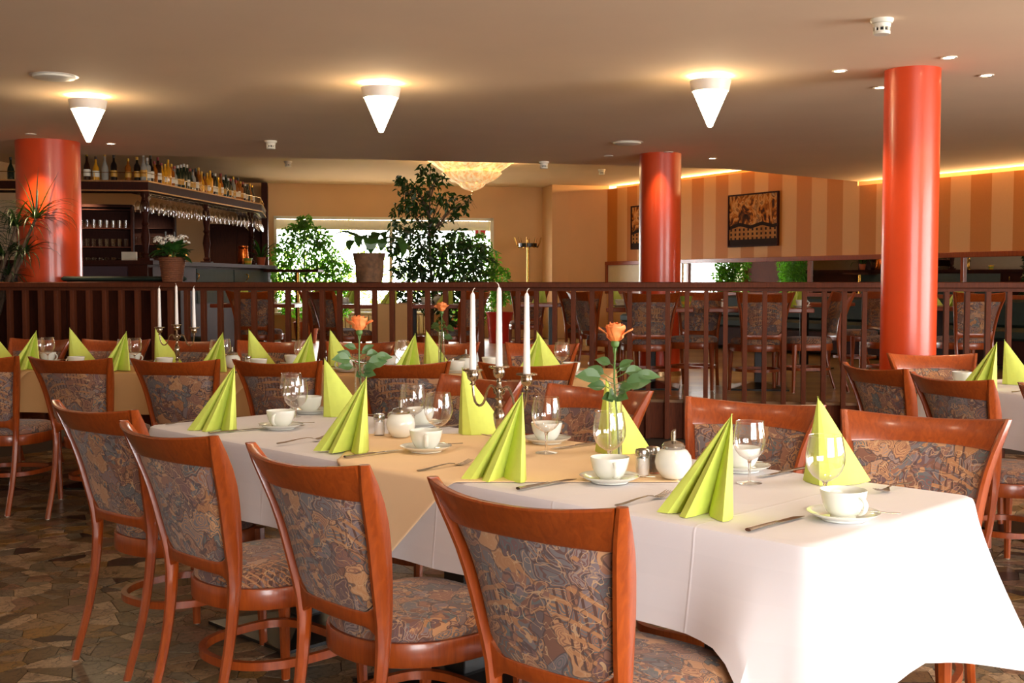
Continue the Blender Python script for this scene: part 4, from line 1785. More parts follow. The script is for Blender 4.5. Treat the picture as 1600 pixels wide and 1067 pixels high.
# tan table covers
gt = 'tan table'
ang2 = math.atan2(W2.y, W2.x)
nearN = (.386, 1.124, 1.766, 2.326, 2.956, 3.562)
glN = (.607, 1.298, 1.963, 2.507, 3.082, 3.686)
cupN = (.22, .913, 1.602, 2.16, 2.78, 3.38)
for k in range(6):
    u = nearN[k]
    pos = dict(napkin=(u, .15, R_(48 + (k % 3) * 4)), saucer=(cupN[k], .28, ang2 - PI), glass=(u + .16, .40) if k else (.298, .45), spoon_a=.2)
    if k in (0, 1, 3, 4):
        pos['knife'] = (u - .12, .02, 0)
    pos['fork'] = (u + .20, .03, 0)
    place_set(t2, k, 0, pos, ang2, TZB, f'tan table near side, {ORD[k]} place from window end', gt, None)
farN = (.49, 1.2, 1.835, 2.387, 3.039, 3.654, 4.253)
cupF = (.78, 1.44, 2.083, 2.62, 3.193, 3.808, 4.4)
glF = (.607, 1.298, 1.963, 2.507, 3.082, 3.686, 4.3)
for k in range(7):
    pos = dict(napkin=(farN[k], .66, R_(212 + (k % 3) * 5)), saucer=(cupF[k], .66, ang2), spoon_a=.2)
    if k > 0:
        pos['glass'] = (lerp(farN[k], cupF[k], .45), .52)
    place_set(t2, k, 1, pos, ang2 + PI, TZB, f'tan table far side, {ORD[k]} place from window end', gt, None)
put(sugar_p, t2, 2.383, .40, TZB, .3, 'white round sugar dispenser in the middle of the tan table', 'sugar dispenser', 'sugar dispensers')
put(salt_p, t2, 2.30, .45, TZB, 0, 'salt shaker in the middle of the tan table', 'salt shaker', 'salt shakers')
put(sugar_p, t2, .88, .40, TZB, .3, 'white round sugar dispenser towards the window end of the tan table', 'sugar dispenser', 'sugar dispensers')
put(salt_p, t2, .97, .43, TZB, 0, 'salt shaker towards the window end of the tan table', 'salt shaker', 'salt shakers')

# small white table covers
ang3 = math.atan2(W3.y, W3.x)
for k, (u, w) in enumerate(((.47, .12), (1.2, .16))):
    place_set(t3, k, 0, dict(napkin=(u, w, R_(-14)), saucer=(u - .24, .11, ang3 - PI), glass=(u + .04, .36), fork=(u + .2, .03, 0)), ang3, TZ, f'small white table, camera side, {ORD[k]} place from column', 'small white table', None)
for k, (u, w) in enumerate(((.25, .36), (1.1, .62))):
    place_set(t3, k, 1, dict(napkin=(u, w, R_(165)), saucer=(u + .22, .62, ang3)), ang3 + PI, TZ, f'small white table, window side, {ORD[k]} place from column', 'small white table', None)


# ---------------------------------------------------------------- ceiling fittings
def make_cone_lamp():
    root = empty('cone_lamp')
    # origin at the ceiling
    MB().lathe([(.118, -.030), (.132, -.030), (.134, -.034), (.120, -.100), (.112, -.100), (.124, -.034)], 40, caps=False).build('cap', M['white_metal'], root)
    MB().lathe([(.05, 0), (.05, -.03)][::-1], 20).build('mount', M['white_metal'], root)
    MB().lathe([(.108, -.098), (.112, -.102), (.016, -.325), (.010, -.330), (.0005, -.331)], 40).build('glass_cone', M['lamp'], root)
    return root


lamp_p = Proto(make_cone_lamp())
for (x, y, w) in ((-3.057, 8.379, 'beside the bar'), (-.884, 7.845, 'over the middle of the dining room'), (1.292, 7.579, 'nearest the big orange column')):
    lamp_p.put((x, y, HC), 0, f'lit white glass cone ceiling lamp {w}', 'lamp', 'cone ceiling lamps')
    for k in range(4):
        a = k * PI / 2 + .3
        point('cone_lamp_spill', (x + .085 * cos(a), y + .085 * sin(a), HC - .018), 3.0, (1, .62, .28), .008)


def make_downlight(lit):
    root = empty('downlight')
    MB().lathe([(.030, -.001), (.047, -.001), (.049, -.004), (.046, -.008), (.034, -.006)], 28, caps=False).build('rim', M['white_metal'], root)
    MB().lathe([(.032, -.002), (.033, -.005), (.02, -.007)], 24).build('lens', M['bulb'] if lit else M['bulb_off'], root)
    return root


dl_on, dl_off = Proto(make_downlight(True)), Proto(make_downlight(False))
for k, (x, y, tx, ty, w, en) in enumerate((
        (2.075, 7.375, 2.42, 7.375, 'on the lamp side of the big orange column', 75), (2.603, 6.939, 2.56, 7.2, 'in front of the big orange column', 60),
        (2.53, 7.998, 2.53, 7.6, 'just behind the big orange column', 40), (3.069, 7.533, 2.7, 7.42, 'on the window side of the big orange column', 60),
        (2.165, 12.535, 1.8, 12.2, 'beside the middle orange column', 60), (-3.877, 11.213, -4.15, 11.1, 'beside the wide column at the bar', 60))):
    dl_on.put((x, y, HC), 0, f'small lit recessed downlight {w}', 'downlight', 'recessed downlights')
    spot('downlight_beam', (x, y, HC - .02), (lerp(x, tx, .45), lerp(y, ty, .45), .4), en, 62, .9)
for (x, y, w) in ((1.611, 11.924, 'above the middle orange column'), (-4.349, 10.493, 'in front of the wide column at the bar'), (1.023, 12.283, 'at the edge of the low ceiling')):
    dl_off.put((x, y, HC), 0, f'small unlit recessed downlight {w}', 'downlight', 'recessed downlights')
spot('downlight_beam', (-4.349, 10.493, HC - .02), (-4.42, 10.8, .9), 110, 75, .9)
spot('downlight_beam', (1.50, 11.80, HC - .02), (1.54, 11.98, 1.0), 40, 60, .9)


def make_detector():
    root = empty('smoke_detector')
    MB().lathe([(.058, 0), (.058, -.010), (.050, -.022), (.030, -.024)][::-1], 28).build('base', M['white_plastic'], root)
    mb = MB()
    mb.lathe([(.040, -.078), (.043, -.074), (.043, -.062), (.036, -.060)], 28, caps=True)
    mb.lathe([(.036, -.045), (.043, -.043), (.046, -.024), (.04, -.022)], 28, caps=True)
    for k in range(10):
        a = 2 * PI * k / 10
        mb.box(-.004, .004, .034, .042, -.064, -.042, mat=Matrix.Rotation(a, 4, 'Z'))
    mb.build('head', M['white_plastic'], root)
    MB().lathe([(.026, -.062), (.026, -.044)], 16).build('sensor', M['black'], root)
    return root


det = Proto(make_detector())
for (x, y, z, w) in ((1.887, 5.953, HC, 'above the small white table'), (-2.289, 11.012, HC, 'on the low ceiling near the bar'), (-3.152, 16.32, HR, 'on the raised ceiling near the bar'),
                     (.355, 12.9, HC, 'at the edge of the low ceiling beside the chandelier'), (1.354, 17.5, HR, 'on the raised ceiling beside the middle column')):
    det.put((x, y, z), 0, f'white smoke detector {w}', 'smoke detector', 'smoke detectors')


def make_speaker():
    root = empty('ceiling_speaker')
    MB().lathe([(.13, 0), (.135, -.004), (.128, -.018), (.09, -.026), (.02, -.028)][::-1], 40).build('grille', M['white_plastic'], root)
    MB().lathe([(.150, -.001), (.152, -.004), (.134, -.006)], 40, caps=False).build('rim', M['white_metal'], root)
    return root


for k, (x, y) in enumerate(((.75, 2.75), (.1, 3.4), (-.5, 4.05), (-1.2, 4.6))):  # added downlights above the view, put in to brighten and warm the tabletop
    dl_on.put((x, y, HC), 0, f'added unseen downlight over the white table, {ORD[k]} from its bright end', 'downlight', 'recessed downlights')
    spot('downlight_beam', (x, y, HC - .02), (x, y, 0), 15, 95, 1.0, (1, .83, .64), .06)
sp = Proto(make_speaker())
sp.put((-2.974, 7.556, HC), 0, 'flat round ceiling speaker beside the cone lamp at the bar', 'speaker', 'ceiling speakers')
sp.put((1.103, 11.112, HC), 0, 'flat round ceiling speaker beside the middle column', 'speaker', 'ceiling speakers')


def chandelier(x, y):
    root = empty('chandelier', (x, y, HR), 0, 'glowing ribbed glass bowl chandelier on the raised ceiling', 'chandelier')
    m, n, b = new_mat('ribbed_amber_glass')
    v = coords(n, scale=(1, 1, .25))
    t = noise(n, v, 22, 3, .6, .4)
    lk(n, ramp(n, t.outputs['Fac'], [(.35, (.9, .5, .2, 1)), (.6, (1, .82, .5, 1))]), b.inputs['Base Color'])
    lk(n, ramp(n, t.outputs['Fac'], [(.35, (.85, .40, .12, 1)), (.55, (1, .66, .3, 1)), (.7, (1, .82, .5, 1))]), b.inputs['Emission Color'])
    b.inputs['Emission Strength'].default_value = .45
    b.inputs['Roughness'].default_value = .25
    bump(n, b, t.outputs['Fac'], .6, .02)

    def tier(prof, lob, amp, name):
        N = lob * 8
        rings = []
        for r, z, k in prof:
            rings.append([((r * (1 + amp * k * abs(cos(lob * PI * j / N)) )) * cos(2 * PI * j / N), (r * (1 + amp * k * abs(cos(lob * PI * j / N)))) * sin(2 * PI * j / N), z + .012 * k * abs(sin(lob * PI * j / N))) for j in range(N)])
        o = MB().loft(rings, caps=False).build(name, m, root)
        return o
    tier([(.60, -.02, 1), (.54, -.06, .8), (.46, -.13, .6), (.36, -.20, .5), (.30, -.215, .4)], 18, .07, 'upper_tier')
    tier([(.38, -.21, 1), (.35, -.25, .8), (.28, -.31, .6), (.17, -.36, .5), (.12, -.37, .4)], 14, .09, 'middle_tier')
    tier([(.17, -.36, 1), (.14, -.40, .7), (.09, -.43, .5), (.02, -.45, .2)], 10, .08, 'lower_tier')
    MB().lathe([(.006, -.50), (.022, -.485), (.022, -.465), (.006, -.452)], 16).build('finial', M['glass_bar'], root)
    MB().lathe([(.10, -.03), (.10, 0)], 24).build('ceiling_plate', M['brass'], root)
    point('chandelier_bulb', (x, y, HR - .10), 30, (1, .72, .4), .1)
    for k in range(6):
        a = k * PI / 3
        point('chandelier_spill', (x + .74 * cos(a), y + .74 * sin(a), HR - .1), 6, (1, .66, .33), .03)


chandelier(-.55, 15.9)


# ---------------------------------------------------------------- bar
GP = [(-7.15, 13.06), (-4.21, 13.40), (-3.75, 17.33), (-4.08, 19.2), (-4.3, 19.85)]     # gantry front edge
bar = empty('bar_gantry', (0, 0, 0), 0, 'dark wooden bottle gantry with brass edging hanging over the bar', 'bar gantry')
GH0, GH1 = 2.350, 2.475


def offs(poly, d):
    out = []
    for i, p in enumerate(poly):
        a = Vector(poly[max(0, i - 1)])
        b = Vector(poly[min(len(poly) - 1, i + 1)])
        t_ = (b - a).normalized()
        n_ = Vector((-t_.y, t_.x))     # to the inside of the bar (left of travel)
        out.append((p[0] + n_.x * d, p[1] + n_.y * d))
    return out


def strip(mb, poly, d0, d1, z0, z1, mi=0):
    a, b = offs(poly, d0), offs(poly, d1)
    for i in range(len(poly) - 1):
        q = [a[i], a[i + 1], b[i + 1], b[i]]
        mb.prism(q, z0, z1, mi)


mb = MB()
strip(mb, GP, 0, .40, GH0, GH1 - .01)
mb.build('shelf_box', M['wood_dark'], bar, smooth=False)
mb = MB()
strip(mb, GP, -.012, 0, GH1 - .018, GH1)
mb.build('edging', M['strip_gold'], bar, smooth=False)
mb = MB()
strip(mb, GP, -.012, 0, GH0, GH0 + .016)
mb.build('edging', M['strip_gold'], bar, smooth=False)
mb = MB()
pr = [(x, y, GH1 + .09) for x, y in offs(GP, .02)]
mb.tube(pr, .004, 6)
for i in range(len(GP) - 1):
    a, b = Vector(offs(GP, .02)[i]), Vector(offs(GP, .02)[i + 1])
    nn = max(1, int((b - a).length / .5))
    for k in range(nn):
        p = a.lerp(b, k / nn)
        mb.tube([(p.x, p.y, GH1 - .01), (p.x, p.y, GH1 + .09)], .004, 6)
mb.build('gallery_rail', M['brass'], bar)
rc = MB()
for d in (.07, .22):
    o_ = offs(GP, d)
    for i in range(len(GP) - 1):
        rc.tube([(o_[i][0], o_[i][1], GH0 - .012), (o_[i + 1][0], o_[i + 1][1], GH0 - .012)], .003, 5)
rc.build('glass_runner', M['brass'], bar)


def turned_post(x, y, z0, z1, label):
    L_ = z1 - z0
    pf = [(.055, 0), (.055, .03), (.04, .04), (.05, .08), (.03, .11), (.036, .2), (.052, .34), (.040, .46), (.028, .50), (.045, .54), (.03, .58), (.045, .7), (.055, .8), (.035, .92), (.05, .95), (.055, 1)]
    o = empty('turned_post', (x, y, z0), 0, label, 'post', 'turned wooden posts of the bar')
    MB().lathe([(r, q * L_) for r, q in pf], 20).build('spindle', M['wood_dark'], o)
    MB().bev(-.07, .07, -.07, .07, -.0, .03, .004).build('plinth', M['wood_dark'], o, smooth=False)
    return o


CH = 1.552
inn = offs(GP, .17)
turned_post(inn[1][0] + .06, inn[1][1] + .0, CH, GH0, 'turned dark post at the bar corner')
pm = Vector(GP[1]).lerp(Vector(GP[2]), .56)
turned_post(pm.x - .17, pm.y, CH, GH0, 'turned dark post behind the white potted flowers')
turned_post(inn[2][0] + .02, inn[2][1] - .05, CH, GH0, 'turned dark post at the far end of the bar')

# counter
cnt = empty('bar_counter', (0, 0, 0), 0, 'dark wooden bar counter with grey lower panels', 'bar counter')
CP = [(-7.1, 12.97), (-4.16, 13.28), (-3.62, 17.4), (-3.85, 18.75)]
mb = MB()
strip(mb, CP, -.05, .5, CH - .05, CH)
mb.build('worktop', M['wood_dark'], cnt, smooth=False)
mb = MB()
strip(mb, CP, .06, .46, HP, CH - .05)
mb.build('body', M['wood_dark'], cnt, smooth=False)
mb = MB()
CPb = [CP[0], (-4.42, 13.255)]
strip(mb, CPb, -.005, .06, CH - .25, CH - .07)
mb.build('front_panel', plain('aubergine_panel', '#3a2c38', .3, var=.05), cnt, smooth=False)
a_, b_ = Vector(CP[1]), Vector(CP[2])
for q0, q1 in ((.03, .33), (.34, .64), (.65, .97)):
    pa, pb = a_.lerp(b_, q0), a_.lerp(b_, q1)
    mb = MB()
    strip(mb, [tuple(pa), tuple(pb)], .03, .06, CH - .52, CH - .08)
    mb.build('front_panel', M['panel_grey'] if q0 > .3 else M['wood_dark'], cnt, smooth=False)
mb = MB()
strip(mb, CPb, -.012, .0, CH - .262, CH - .248)
strip(mb, [tuple(a_.lerp(b_, .3)), tuple(a_.lerp(b_, .97))], .01, .03, CH - .33, CH - .315)
mb.build('brass_strip', M['strip_gold'], cnt, smooth=False)
for q in (.3, .72):
    p = a_.lerp(b_, q)
    MB().tube([(p.x + .03, p.y, CH - .14), (p.x + .06, p.y, CH - .15), (p.x + .06, p.y, CH - .19), (p.x + .035, p.y, CH - .22)], .008, 8).build('coat_hook', M['brass'], cnt)
# little side table top at the counter end
sh = empty('side_shelf', (-3.30, 17.2, HP), 0, 'dark wooden flap shelf on a brass post at the end of the bar', 'shelf')
MB().bev(-.35, .45, -.25, .25, 1.13, 1.17, .004).build('top', M['wood_dark'], sh, smooth=False)
MB().lathe([(.03, 0), (.03, 1.13)], 16, (.1, 0, 0)).build('post', M['brass'], sh)


# glasses hanging from the gantry
def make_hanging():
    root = empty('hanging_wine_glass')
    # upside down: foot on top at z=0, bowl below
    MB().lathe([(.034, 0), (.02, -.003), (.005, -.006), (.0035, -.012), (.0035, -.075), (.010, -.085), (.026, -.10), (.038, -.13), (.040, -.165), (.033, -.215)], 14, caps=False).build('bowl', M['glass_bar'], root)
    return root


hg_p = Proto(make_hanging())
rr = random.Random(9)
cnt_g = 0
for seg in ((1, 2, .0, 1.0), (2, 3, .0, .85)):
    for row, d in enumerate((.07, .22)):
        o_ = offs(GP, d)
        a, b = Vector(o_[seg[0]]), Vector(o_[seg[1]])
        L_ = (b - a).length
        k = 0
        while k * .165 < L_ * seg[3]:
            p = a.lerp(b, k * .165 / L_)
            k += 1
            if rr.random() < .1 or (row == 1 and p.x < -9):
                continue
            hg_p.put((p.x + rr.uniform(-.006, .006), p.y, GH0 - .016), rr.random() * 3, 'upside-down wine glass hanging under the bar gantry', 'glass', 'wine glasses hanging under the bar gantry')
            cnt_g += 1


# bottles on the gantry
def make_bottle(kind, mat, cap, h=.3, r=.037, lab=True):
    root = empty('bottle')
    if kind == 'wine':
        pf = [(r * .9, 0), (r, .004), (r, h * .58), (r * .85, h * .66), (r * .42, h * .75), (r * .36, h * .80), (r * .36, h * .9)]
    elif kind == 'square':
        pf = [(r * 1.1, 0), (r * 1.15, .004), (r * 1.15, h * .62), (r * 1.0, h * .69), (r * .45, h * .74), (r * .38, h * .9)]
    else:
        pf = [(r * .9, 0), (r * 1.05, .006), (r * 1.1, h * .4), (r * .9, h * .55), (r * .45, h * .68), (r * .36, h * .75), (r * .36, h * .9)]
    MB().lathe(pf, 14).build('body', mat, root)
    MB().lathe([(r * .40, h * .88), (r * .42, h), (r * .3, h * 1.003)], 12).build('cap', cap, root)
    rr_ = r * (1.17 if kind == 'square' else (1.02 if kind == 'wine' else 1.11))
    if lab:
        MB().lathe([(rr_, h * .18), (rr_, h * .42)], 14, caps=False).build('label', M['label'] if lab is True else lab, root)
    return root


protos = {}
rr = random.Random(21)
kinds = ['wine', 'square', 'round']
bcols = list(BOTTLE)
ccols = list(CAPM)


def bottle_at(x, y, z, idx, where, col=None, cap=None, h=None):
    col = col or rr.choice(bcols)
    cap = cap or rr.choice(ccols)
    kd = kinds[rr.randrange(3)]
    h = h or rr.choice((.27, .29, .31, .33))
    key = (kd, col, cap, h)
    if key not in protos:
        lb = [True, True, plain('gold_label', '#b8862c', .5, var=.1), False][rr.randrange(4)]
        protos[key] = Proto(make_bottle(kd, BOTTLE[col], CAPM[cap], h, lab=lb))
    protos[key].put((x, y, z), rr.random() * 6, f'{col} bottle with {cap} {where}, {idx}', 'bottle', 'bottles on the bar gantry')


def nth(i):
    return ORD[i] if i < 20 else f'{i + 1}th'


o_ = offs(GP, .10)
a, b = Vector(o_[1]), Vector(o_[2])
seq = ['clear', 'clear', 'black', 'amber', 'brown', 'golden', 'golden', 'golden', 'amber', 'clear', 'dark green', 'dark green', 'dark green', 'dark green', 'dark green', 'clear', 'brown', 'amber', 'golden', 'amber',
       'golden', 'golden', 'brown', 'dark green', 'golden', 'amber', 'dark green', 'dark green', 'dark green', 'black', 'clear', 'amber', 'amber', 'amber', 'brown', 'dark green', 'dark green', 'amber', 'dark green']
seqc = ['white cap', 'white cap', 'black cap', 'red cap', 'red cap', 'red cap', 'gold cap', 'gold cap', 'gold cap', 'red cap', 'white cap', 'white cap', 'white cap', 'white cap', 'red cap', 'black cap', 'black cap', 'yellow cap', 'yellow cap', 'black cap',
        'yellow cap', 'gold cap', 'black cap', 'white cap', 'gold cap', 'red cap', 'white cap', 'black cap', 'white cap', 'red cap', 'gold cap', 'red cap', 'black cap', 'yellow cap', 'red cap', 'white cap', 'black cap', 'gold cap', 'gold cap']
for i in range(39):
    p = a.lerp(b, (i + .3) / 39.5)
    bottle_at(p.x, p.y + rr.uniform(-.01, .01), GH1 - .01, f'{nth(i)} from the bar corner', 'on the long gantry side', seq[i], seqc[i])
a, b = Vector(o_[0]), Vector(o_[1])
x = -6.3
i = 0
while x < -4.32:
    y = 13.50 + (x + 4.2) * .114
    if not (-5.0 < x < -4.95 and False):
        bottle_at(x, y, GH1 - .01, f'{nth(i)} along', 'on gantry side facing us', None, None)
        i += 1
    x += rr.choice((.10, .12, .16))

# back bar shelving with glasses
def rack(name, x0, y0, wdt, z0, z1, ang, label, shelves, lit, depth=.3, mirror_back=True):
    e = empty(name, (x0, y0, HP), ang, label, 'shelf unit')
    MB().box(0, wdt, 0, .02, z0 - HP, z1 - HP).build('back_panel', M['mirror'] if mirror_back else M['wood_dark'], e, smooth=False)
    for x in (-.03, wdt):
        MB().bev(x, x + .03, -depth, .02, z0 - HP, z1 - HP, .003).build('side_panel', M['wood_dark'], e, smooth=False)
    for z in shelves:
        MB().box(0, wdt, -depth, 0, z - HP, z - HP + .015).build('shelf_board', M['wood_dark'], e, smooth=False)
    MB().bev(-.03, wdt + .03, -depth - .01, .02, z1 - HP, z1 - HP + .04, .003).build('top_board', M['wood_dark'], e, smooth=False)
    return e


def make_tumbler():
    root = empty('bar_glass')
    MB().lathe([(.026, 0), (.028, .002), (.034, .11), (.033, .11), (.027, .008), (.001, .006)], 12, caps=False).build('body', M['glass_bar'], root)
    return root


tum = Proto(make_tumbler())


def fill_rack(x0, y0, wdt, ang, shelves, rows, where, depth, skip=0.08):
    n = 0
    for si, z in enumerate(shelves[:-1]):
        for r_ in range(rows):
            x = .06
            while x < wdt - .05:
                if rr.random() > skip:
                    lx, ly = x, -depth + .06 + r_ * .12
                    tum.put((x0 + cos(ang) * lx - sin(ang) * ly, y0 + sin(ang) * lx + cos(ang) * ly, z + .015), 0, f'straight drinking glass standing on the {where}', 'glass', f'glasses on the {where}')
                    n += 1
                x += .085
    return n


# rack A: lit, seen between the wide column and the bar corner
shA = [1.25, 1.52, 1.78, 2.04, 2.30]
rack('glass_rack', -6.35, 16.2, .98, 1.1, 2.34, .25, 'lit rack of glasses behind the bar beside the wide column', shA, True, mirror_back=False)
nA = fill_rack(-6.35, 16.2, .98, .25, shA, 2, 'lit rack behind the bar', .3)
spot('rack_lamp', (-5.85, 15.7, 2.5), (-5.85, 16.2, 1.6), 60, 100, .8, (1, .8, .5))
shB = [1.40, 1.62, 1.86, 2.10]
rack('glass_rack', -5.92, 17.5, .78, 1.2, 2.34, .2, 'dark rack of straight glasses behind the bar corner post', shB, False, .26, False)
nB = fill_rack(-5.92, 17.5, .78, .2, shB, 1, 'dark rack behind the bar', .26)
spot('rack_lamp', (-5.4, 16.9, 2.2), (-5.5, 17.5, 1.7), 14, 100, .8, (1, .85, .6))
# dark cabinet on the far wall, end panel
cb = empty('bar_cabinet', (-4.78, 19.28, HP), .19, 'tall dark wooden cabinet at the far end of the bar', 'cabinet')
MB().bev(-.25, .62, -.0, .4, 0, 1.95, .004).build('body', M['wood_dark'], cb, smooth=False)
MB().bev(.60, .70, -.35, .42, 0, 2.62, .004).build('end_panel', M['wood_dark'], cb, smooth=False)
MB().bev(-.22, .18, -.018, 0, .9, 1.9, .004).build('door', M['wood_dark'], cb, smooth=False)
MB().bev(.2, .58, -.018, 0, .9, 1.9, .004).build('door', M['wood_dark'], cb, smooth=False)
spot('bar_lamp', (-4.6, 15.2, 2.3), (-4.6, 15.2, 0), 40, 110, .8, (1, .75, .45))
spot('bar_lamp', (-4.7, 18.0, 2.3), (-4.6, 18.6, 1.2), 35, 110, .8, (1, .7, .4))


# things on the counter
def tapered(name, label, cat, x, y, z, r0, r1, h, m, group=None, rim=None):
    e = empty(name, (x, y, z), 0, label, cat, group)
    MB().lathe([(r0, 0), (r0 * 1.02, .004), (r1, h * .85), (r1 * 1.06, h * .87), (r1 * 1.06, h), (r1 * .95, h), (r1 * .9, h * .9), (.001, h * .88)], 24, caps=False).build('body', m, e)
    if rim:
        MB().lathe([(lerp(r0, r1, .25) * 1.03, h * .25), (lerp(r0, r1, .6) * 1.04, h * .6)], 24, caps=False).build('band', rim, e)
    return e


def cnt_pt(q, d):
    p = Vector(CP[1]).lerp(Vector(CP[2]), q)
    return p.x - d, p.y


x, y = -4.33, 14.9
tapered('striped_bowl', 'small yellow and green bowl on the bar counter near the beer tap', 'bowl', x, y, CH, .04, .055, .09, M['yellow'], None, M['cake_green'])
x, y = cnt_pt(.86, .15)
tapered('striped_bowl', 'green striped bowl near the far post on the bar counter', 'bowl', x, y, CH, .045, .06, .1, M['cake_green'], None, M['yellow'])
bx = empty('card_box', (-4.65, 13.75, CH), .2, 'cream paper box standing on the bar counter corner', 'box')
MB().bev(0, .17, 0, .10, 0, .11, .002).build('carton', M['label'], bx, smooth=False)
tp = empty('beer_tap', (-4.55, 15.35, CH), 0, 'brass beer tap with two curved spouts on the bar counter', 'tap')
MB().lathe([(.05, 0), (.03, .02), (.022, .06), (.022, .2), (.03, .22), (.01, .24)], 16).build('column', M['brass'], tp)
MB().tube([(-.16, 0, .18), (0, 0, .2), (.12, 0, .2), (.2, 0, .17), (.22, 0, .1), (.22, 0, .05)], [.022, .024, .022, .018, .014, .012], 10).build('spout', M['brass'], tp)
MB().tube([(-.05, 0, .2), (-.05, 0, .3), (-.05, 0, .42)], [.01, .013, .018], 8).build('handle', M['black'], tp)
MB().tube([(.07, 0, .2), (.07, 0, .3), (.07, 0, .42)], [.01, .013, .018], 8).build('handle', M['black'], tp)
x, y = cnt_pt(.90, .28)
jg = tapered('copper_jug', 'copper jug glowing orange at the far end of the bar counter', 'jug', x, y, CH, .09, .07, .28, metal('copper', '#c8662a', .25))
x, y = cnt_pt(.97, .12)


def arching_plant(name, label, x, y, z, pot_m, pot_r, pot_h, leaf_m, n, L_, w_, seed, cat='potted plant', elev=(.6, 1.3)):
    e = empty(name, (x, y, z), 0, label, cat)
    MB().lathe([(pot_r * .72, 0), (pot_r * .75, .004), (pot_r, pot_h), (pot_r * .9, pot_h), (pot_r * .85, pot_h * .9), (.001, pot_h * .9)], 24, caps=False).build('pot', pot_m, e)
    MB().lathe([(pot_r * .87, pot_h * .88), (.001, pot_h * .92)], 20, caps=False).build('soil', M['soil'], e)
    rd = random.Random(seed)
    for k in range(n):
        a = 2 * PI * k / n + rd.uniform(-.3, .3)
        el = rd.uniform(*elev)
        Lk = L_ * rd.uniform(.7, 1.1)
        pts = []
        K = 9
        for i in range(K + 1):
            q = i / K
            th = el - q * q * 1.9 * (1.5 - el / 1.6)
            if i == 0:
                p = Vector((cos(a) * .02, sin(a) * .02, pot_h * .88))
            else:
                p = pts[-1] + Vector((cos(a) * cos(th), sin(a) * cos(th), sin(th))) * (Lk / K)
            pts.append(p)
        sd = Vector((-sin(a), cos(a), 0))
        vs, fs = [], []
        for i, p in enumerate(pts):
            ww = w_ * (sin(PI * min(.98, (i / K) ** .9 * .92 + .06))) * .5
            vs += [p - sd * ww, p - Vector((0, 0, ww * .3)), p + sd * ww]
        for i in range(K):
            b0 = i * 3
            fs += [(b0, b0 + 1, b0 + 4, b0 + 3), (b0 + 1, b0 + 2, b0 + 5, b0 + 4)]
        m_ = MB()
        m_.add(vs, fs)
        m_.build('leaf', leaf_m, e)
    return e


arching_plant('potted_plant', 'small plant with arching leaves in a terracotta pot at the bar end', x, y, CH, M['terracotta'], .07, .12, M['pot_leaf'], 16, .45, .035, 5)

# ---------------------------------------------------------------- plants
# basket of white flowers on the handrail
fx, fy = -3.03, rail_y(-3.03)
fb_ = empty('flower_basket', (fx, fy + .02, 1.302), 0, 'wicker basket of white flowers standing on the railing', 'potted plant')
rings = []
for k in range(28):
    q = k / 27
    r = lerp(.085, .118, q) + (.004 if k % 2 else 0)
    rings.append([(r * cos(2 * PI * j / 28), r * sin(2 * PI * j / 28), q * .22) for j in range(28)])
MB().loft(rings, caps=True).build('basket', M['wicker'], fb_)
mb = MB()
rd = random.Random(2)
for k in range(34):
    a = rd.uniform(0, 2 * PI)
    L_ = rd.uniform(.09, .17)
    vs, fs = leaf_shape(L_, L_ * .62, .2)
    m_ = Matrix.Translation((.05 * cos(a), .05 * sin(a), .22 + rd.uniform(0, .08))) @ Matrix.Rotation(a - PI / 2, 4, 'Z') @ Matrix.Rotation(rd.uniform(-.4, .9), 4, 'X')
    mb.add([m_ @ Vector(p) for p in vs], fs)
mb.build('foliage', M['pot_leaf'], fb_)['kind'] = 'stuff'
for k in range(9):
    a = 2 * PI * k / 9 + rd.uniform(-.2, .2)
    rr2 = .03 if k == 8 else rd.uniform(.08, .13)
    c = Vector((rr2 * cos(a), rr2 * sin(a), .36 + rd.uniform(-.03, .04)))
    fm = MB()
    for q in range(34):
        d = Vector((rd.gauss(0, 1), rd.gauss(0, 1), abs(rd.gauss(0, .8)) + .1)).normalized()
        p = c + Vector((d.x * .045, d.y * .045, d.z * .028))
        s1 = d.cross(Vector((0, 0, 1)) if abs(d.z) < .9 else Vector((1, 0, 0))).normalized()
        s2 = d.cross(s1)
        ring = [p + (s1 * cos(t_ * PI / 4) + s2 * sin(t_ * PI / 4)) * (.010 if t_ % 2 else .006) + d * .002 for t_ in range(8)]
        fm.add([tuple(z_) for z_ in ring] + [tuple(p + d * .005)], [(i_, (i_ + 1) % 8, 8) for i_ in range(8)])
    fm.tube([(0, 0, .2), (c.x * .6, c.y * .6, .3), tuple(c)], .003, 5, 1)
    fm.build('flower_head', [M['flower'], M['stem']], fb_)

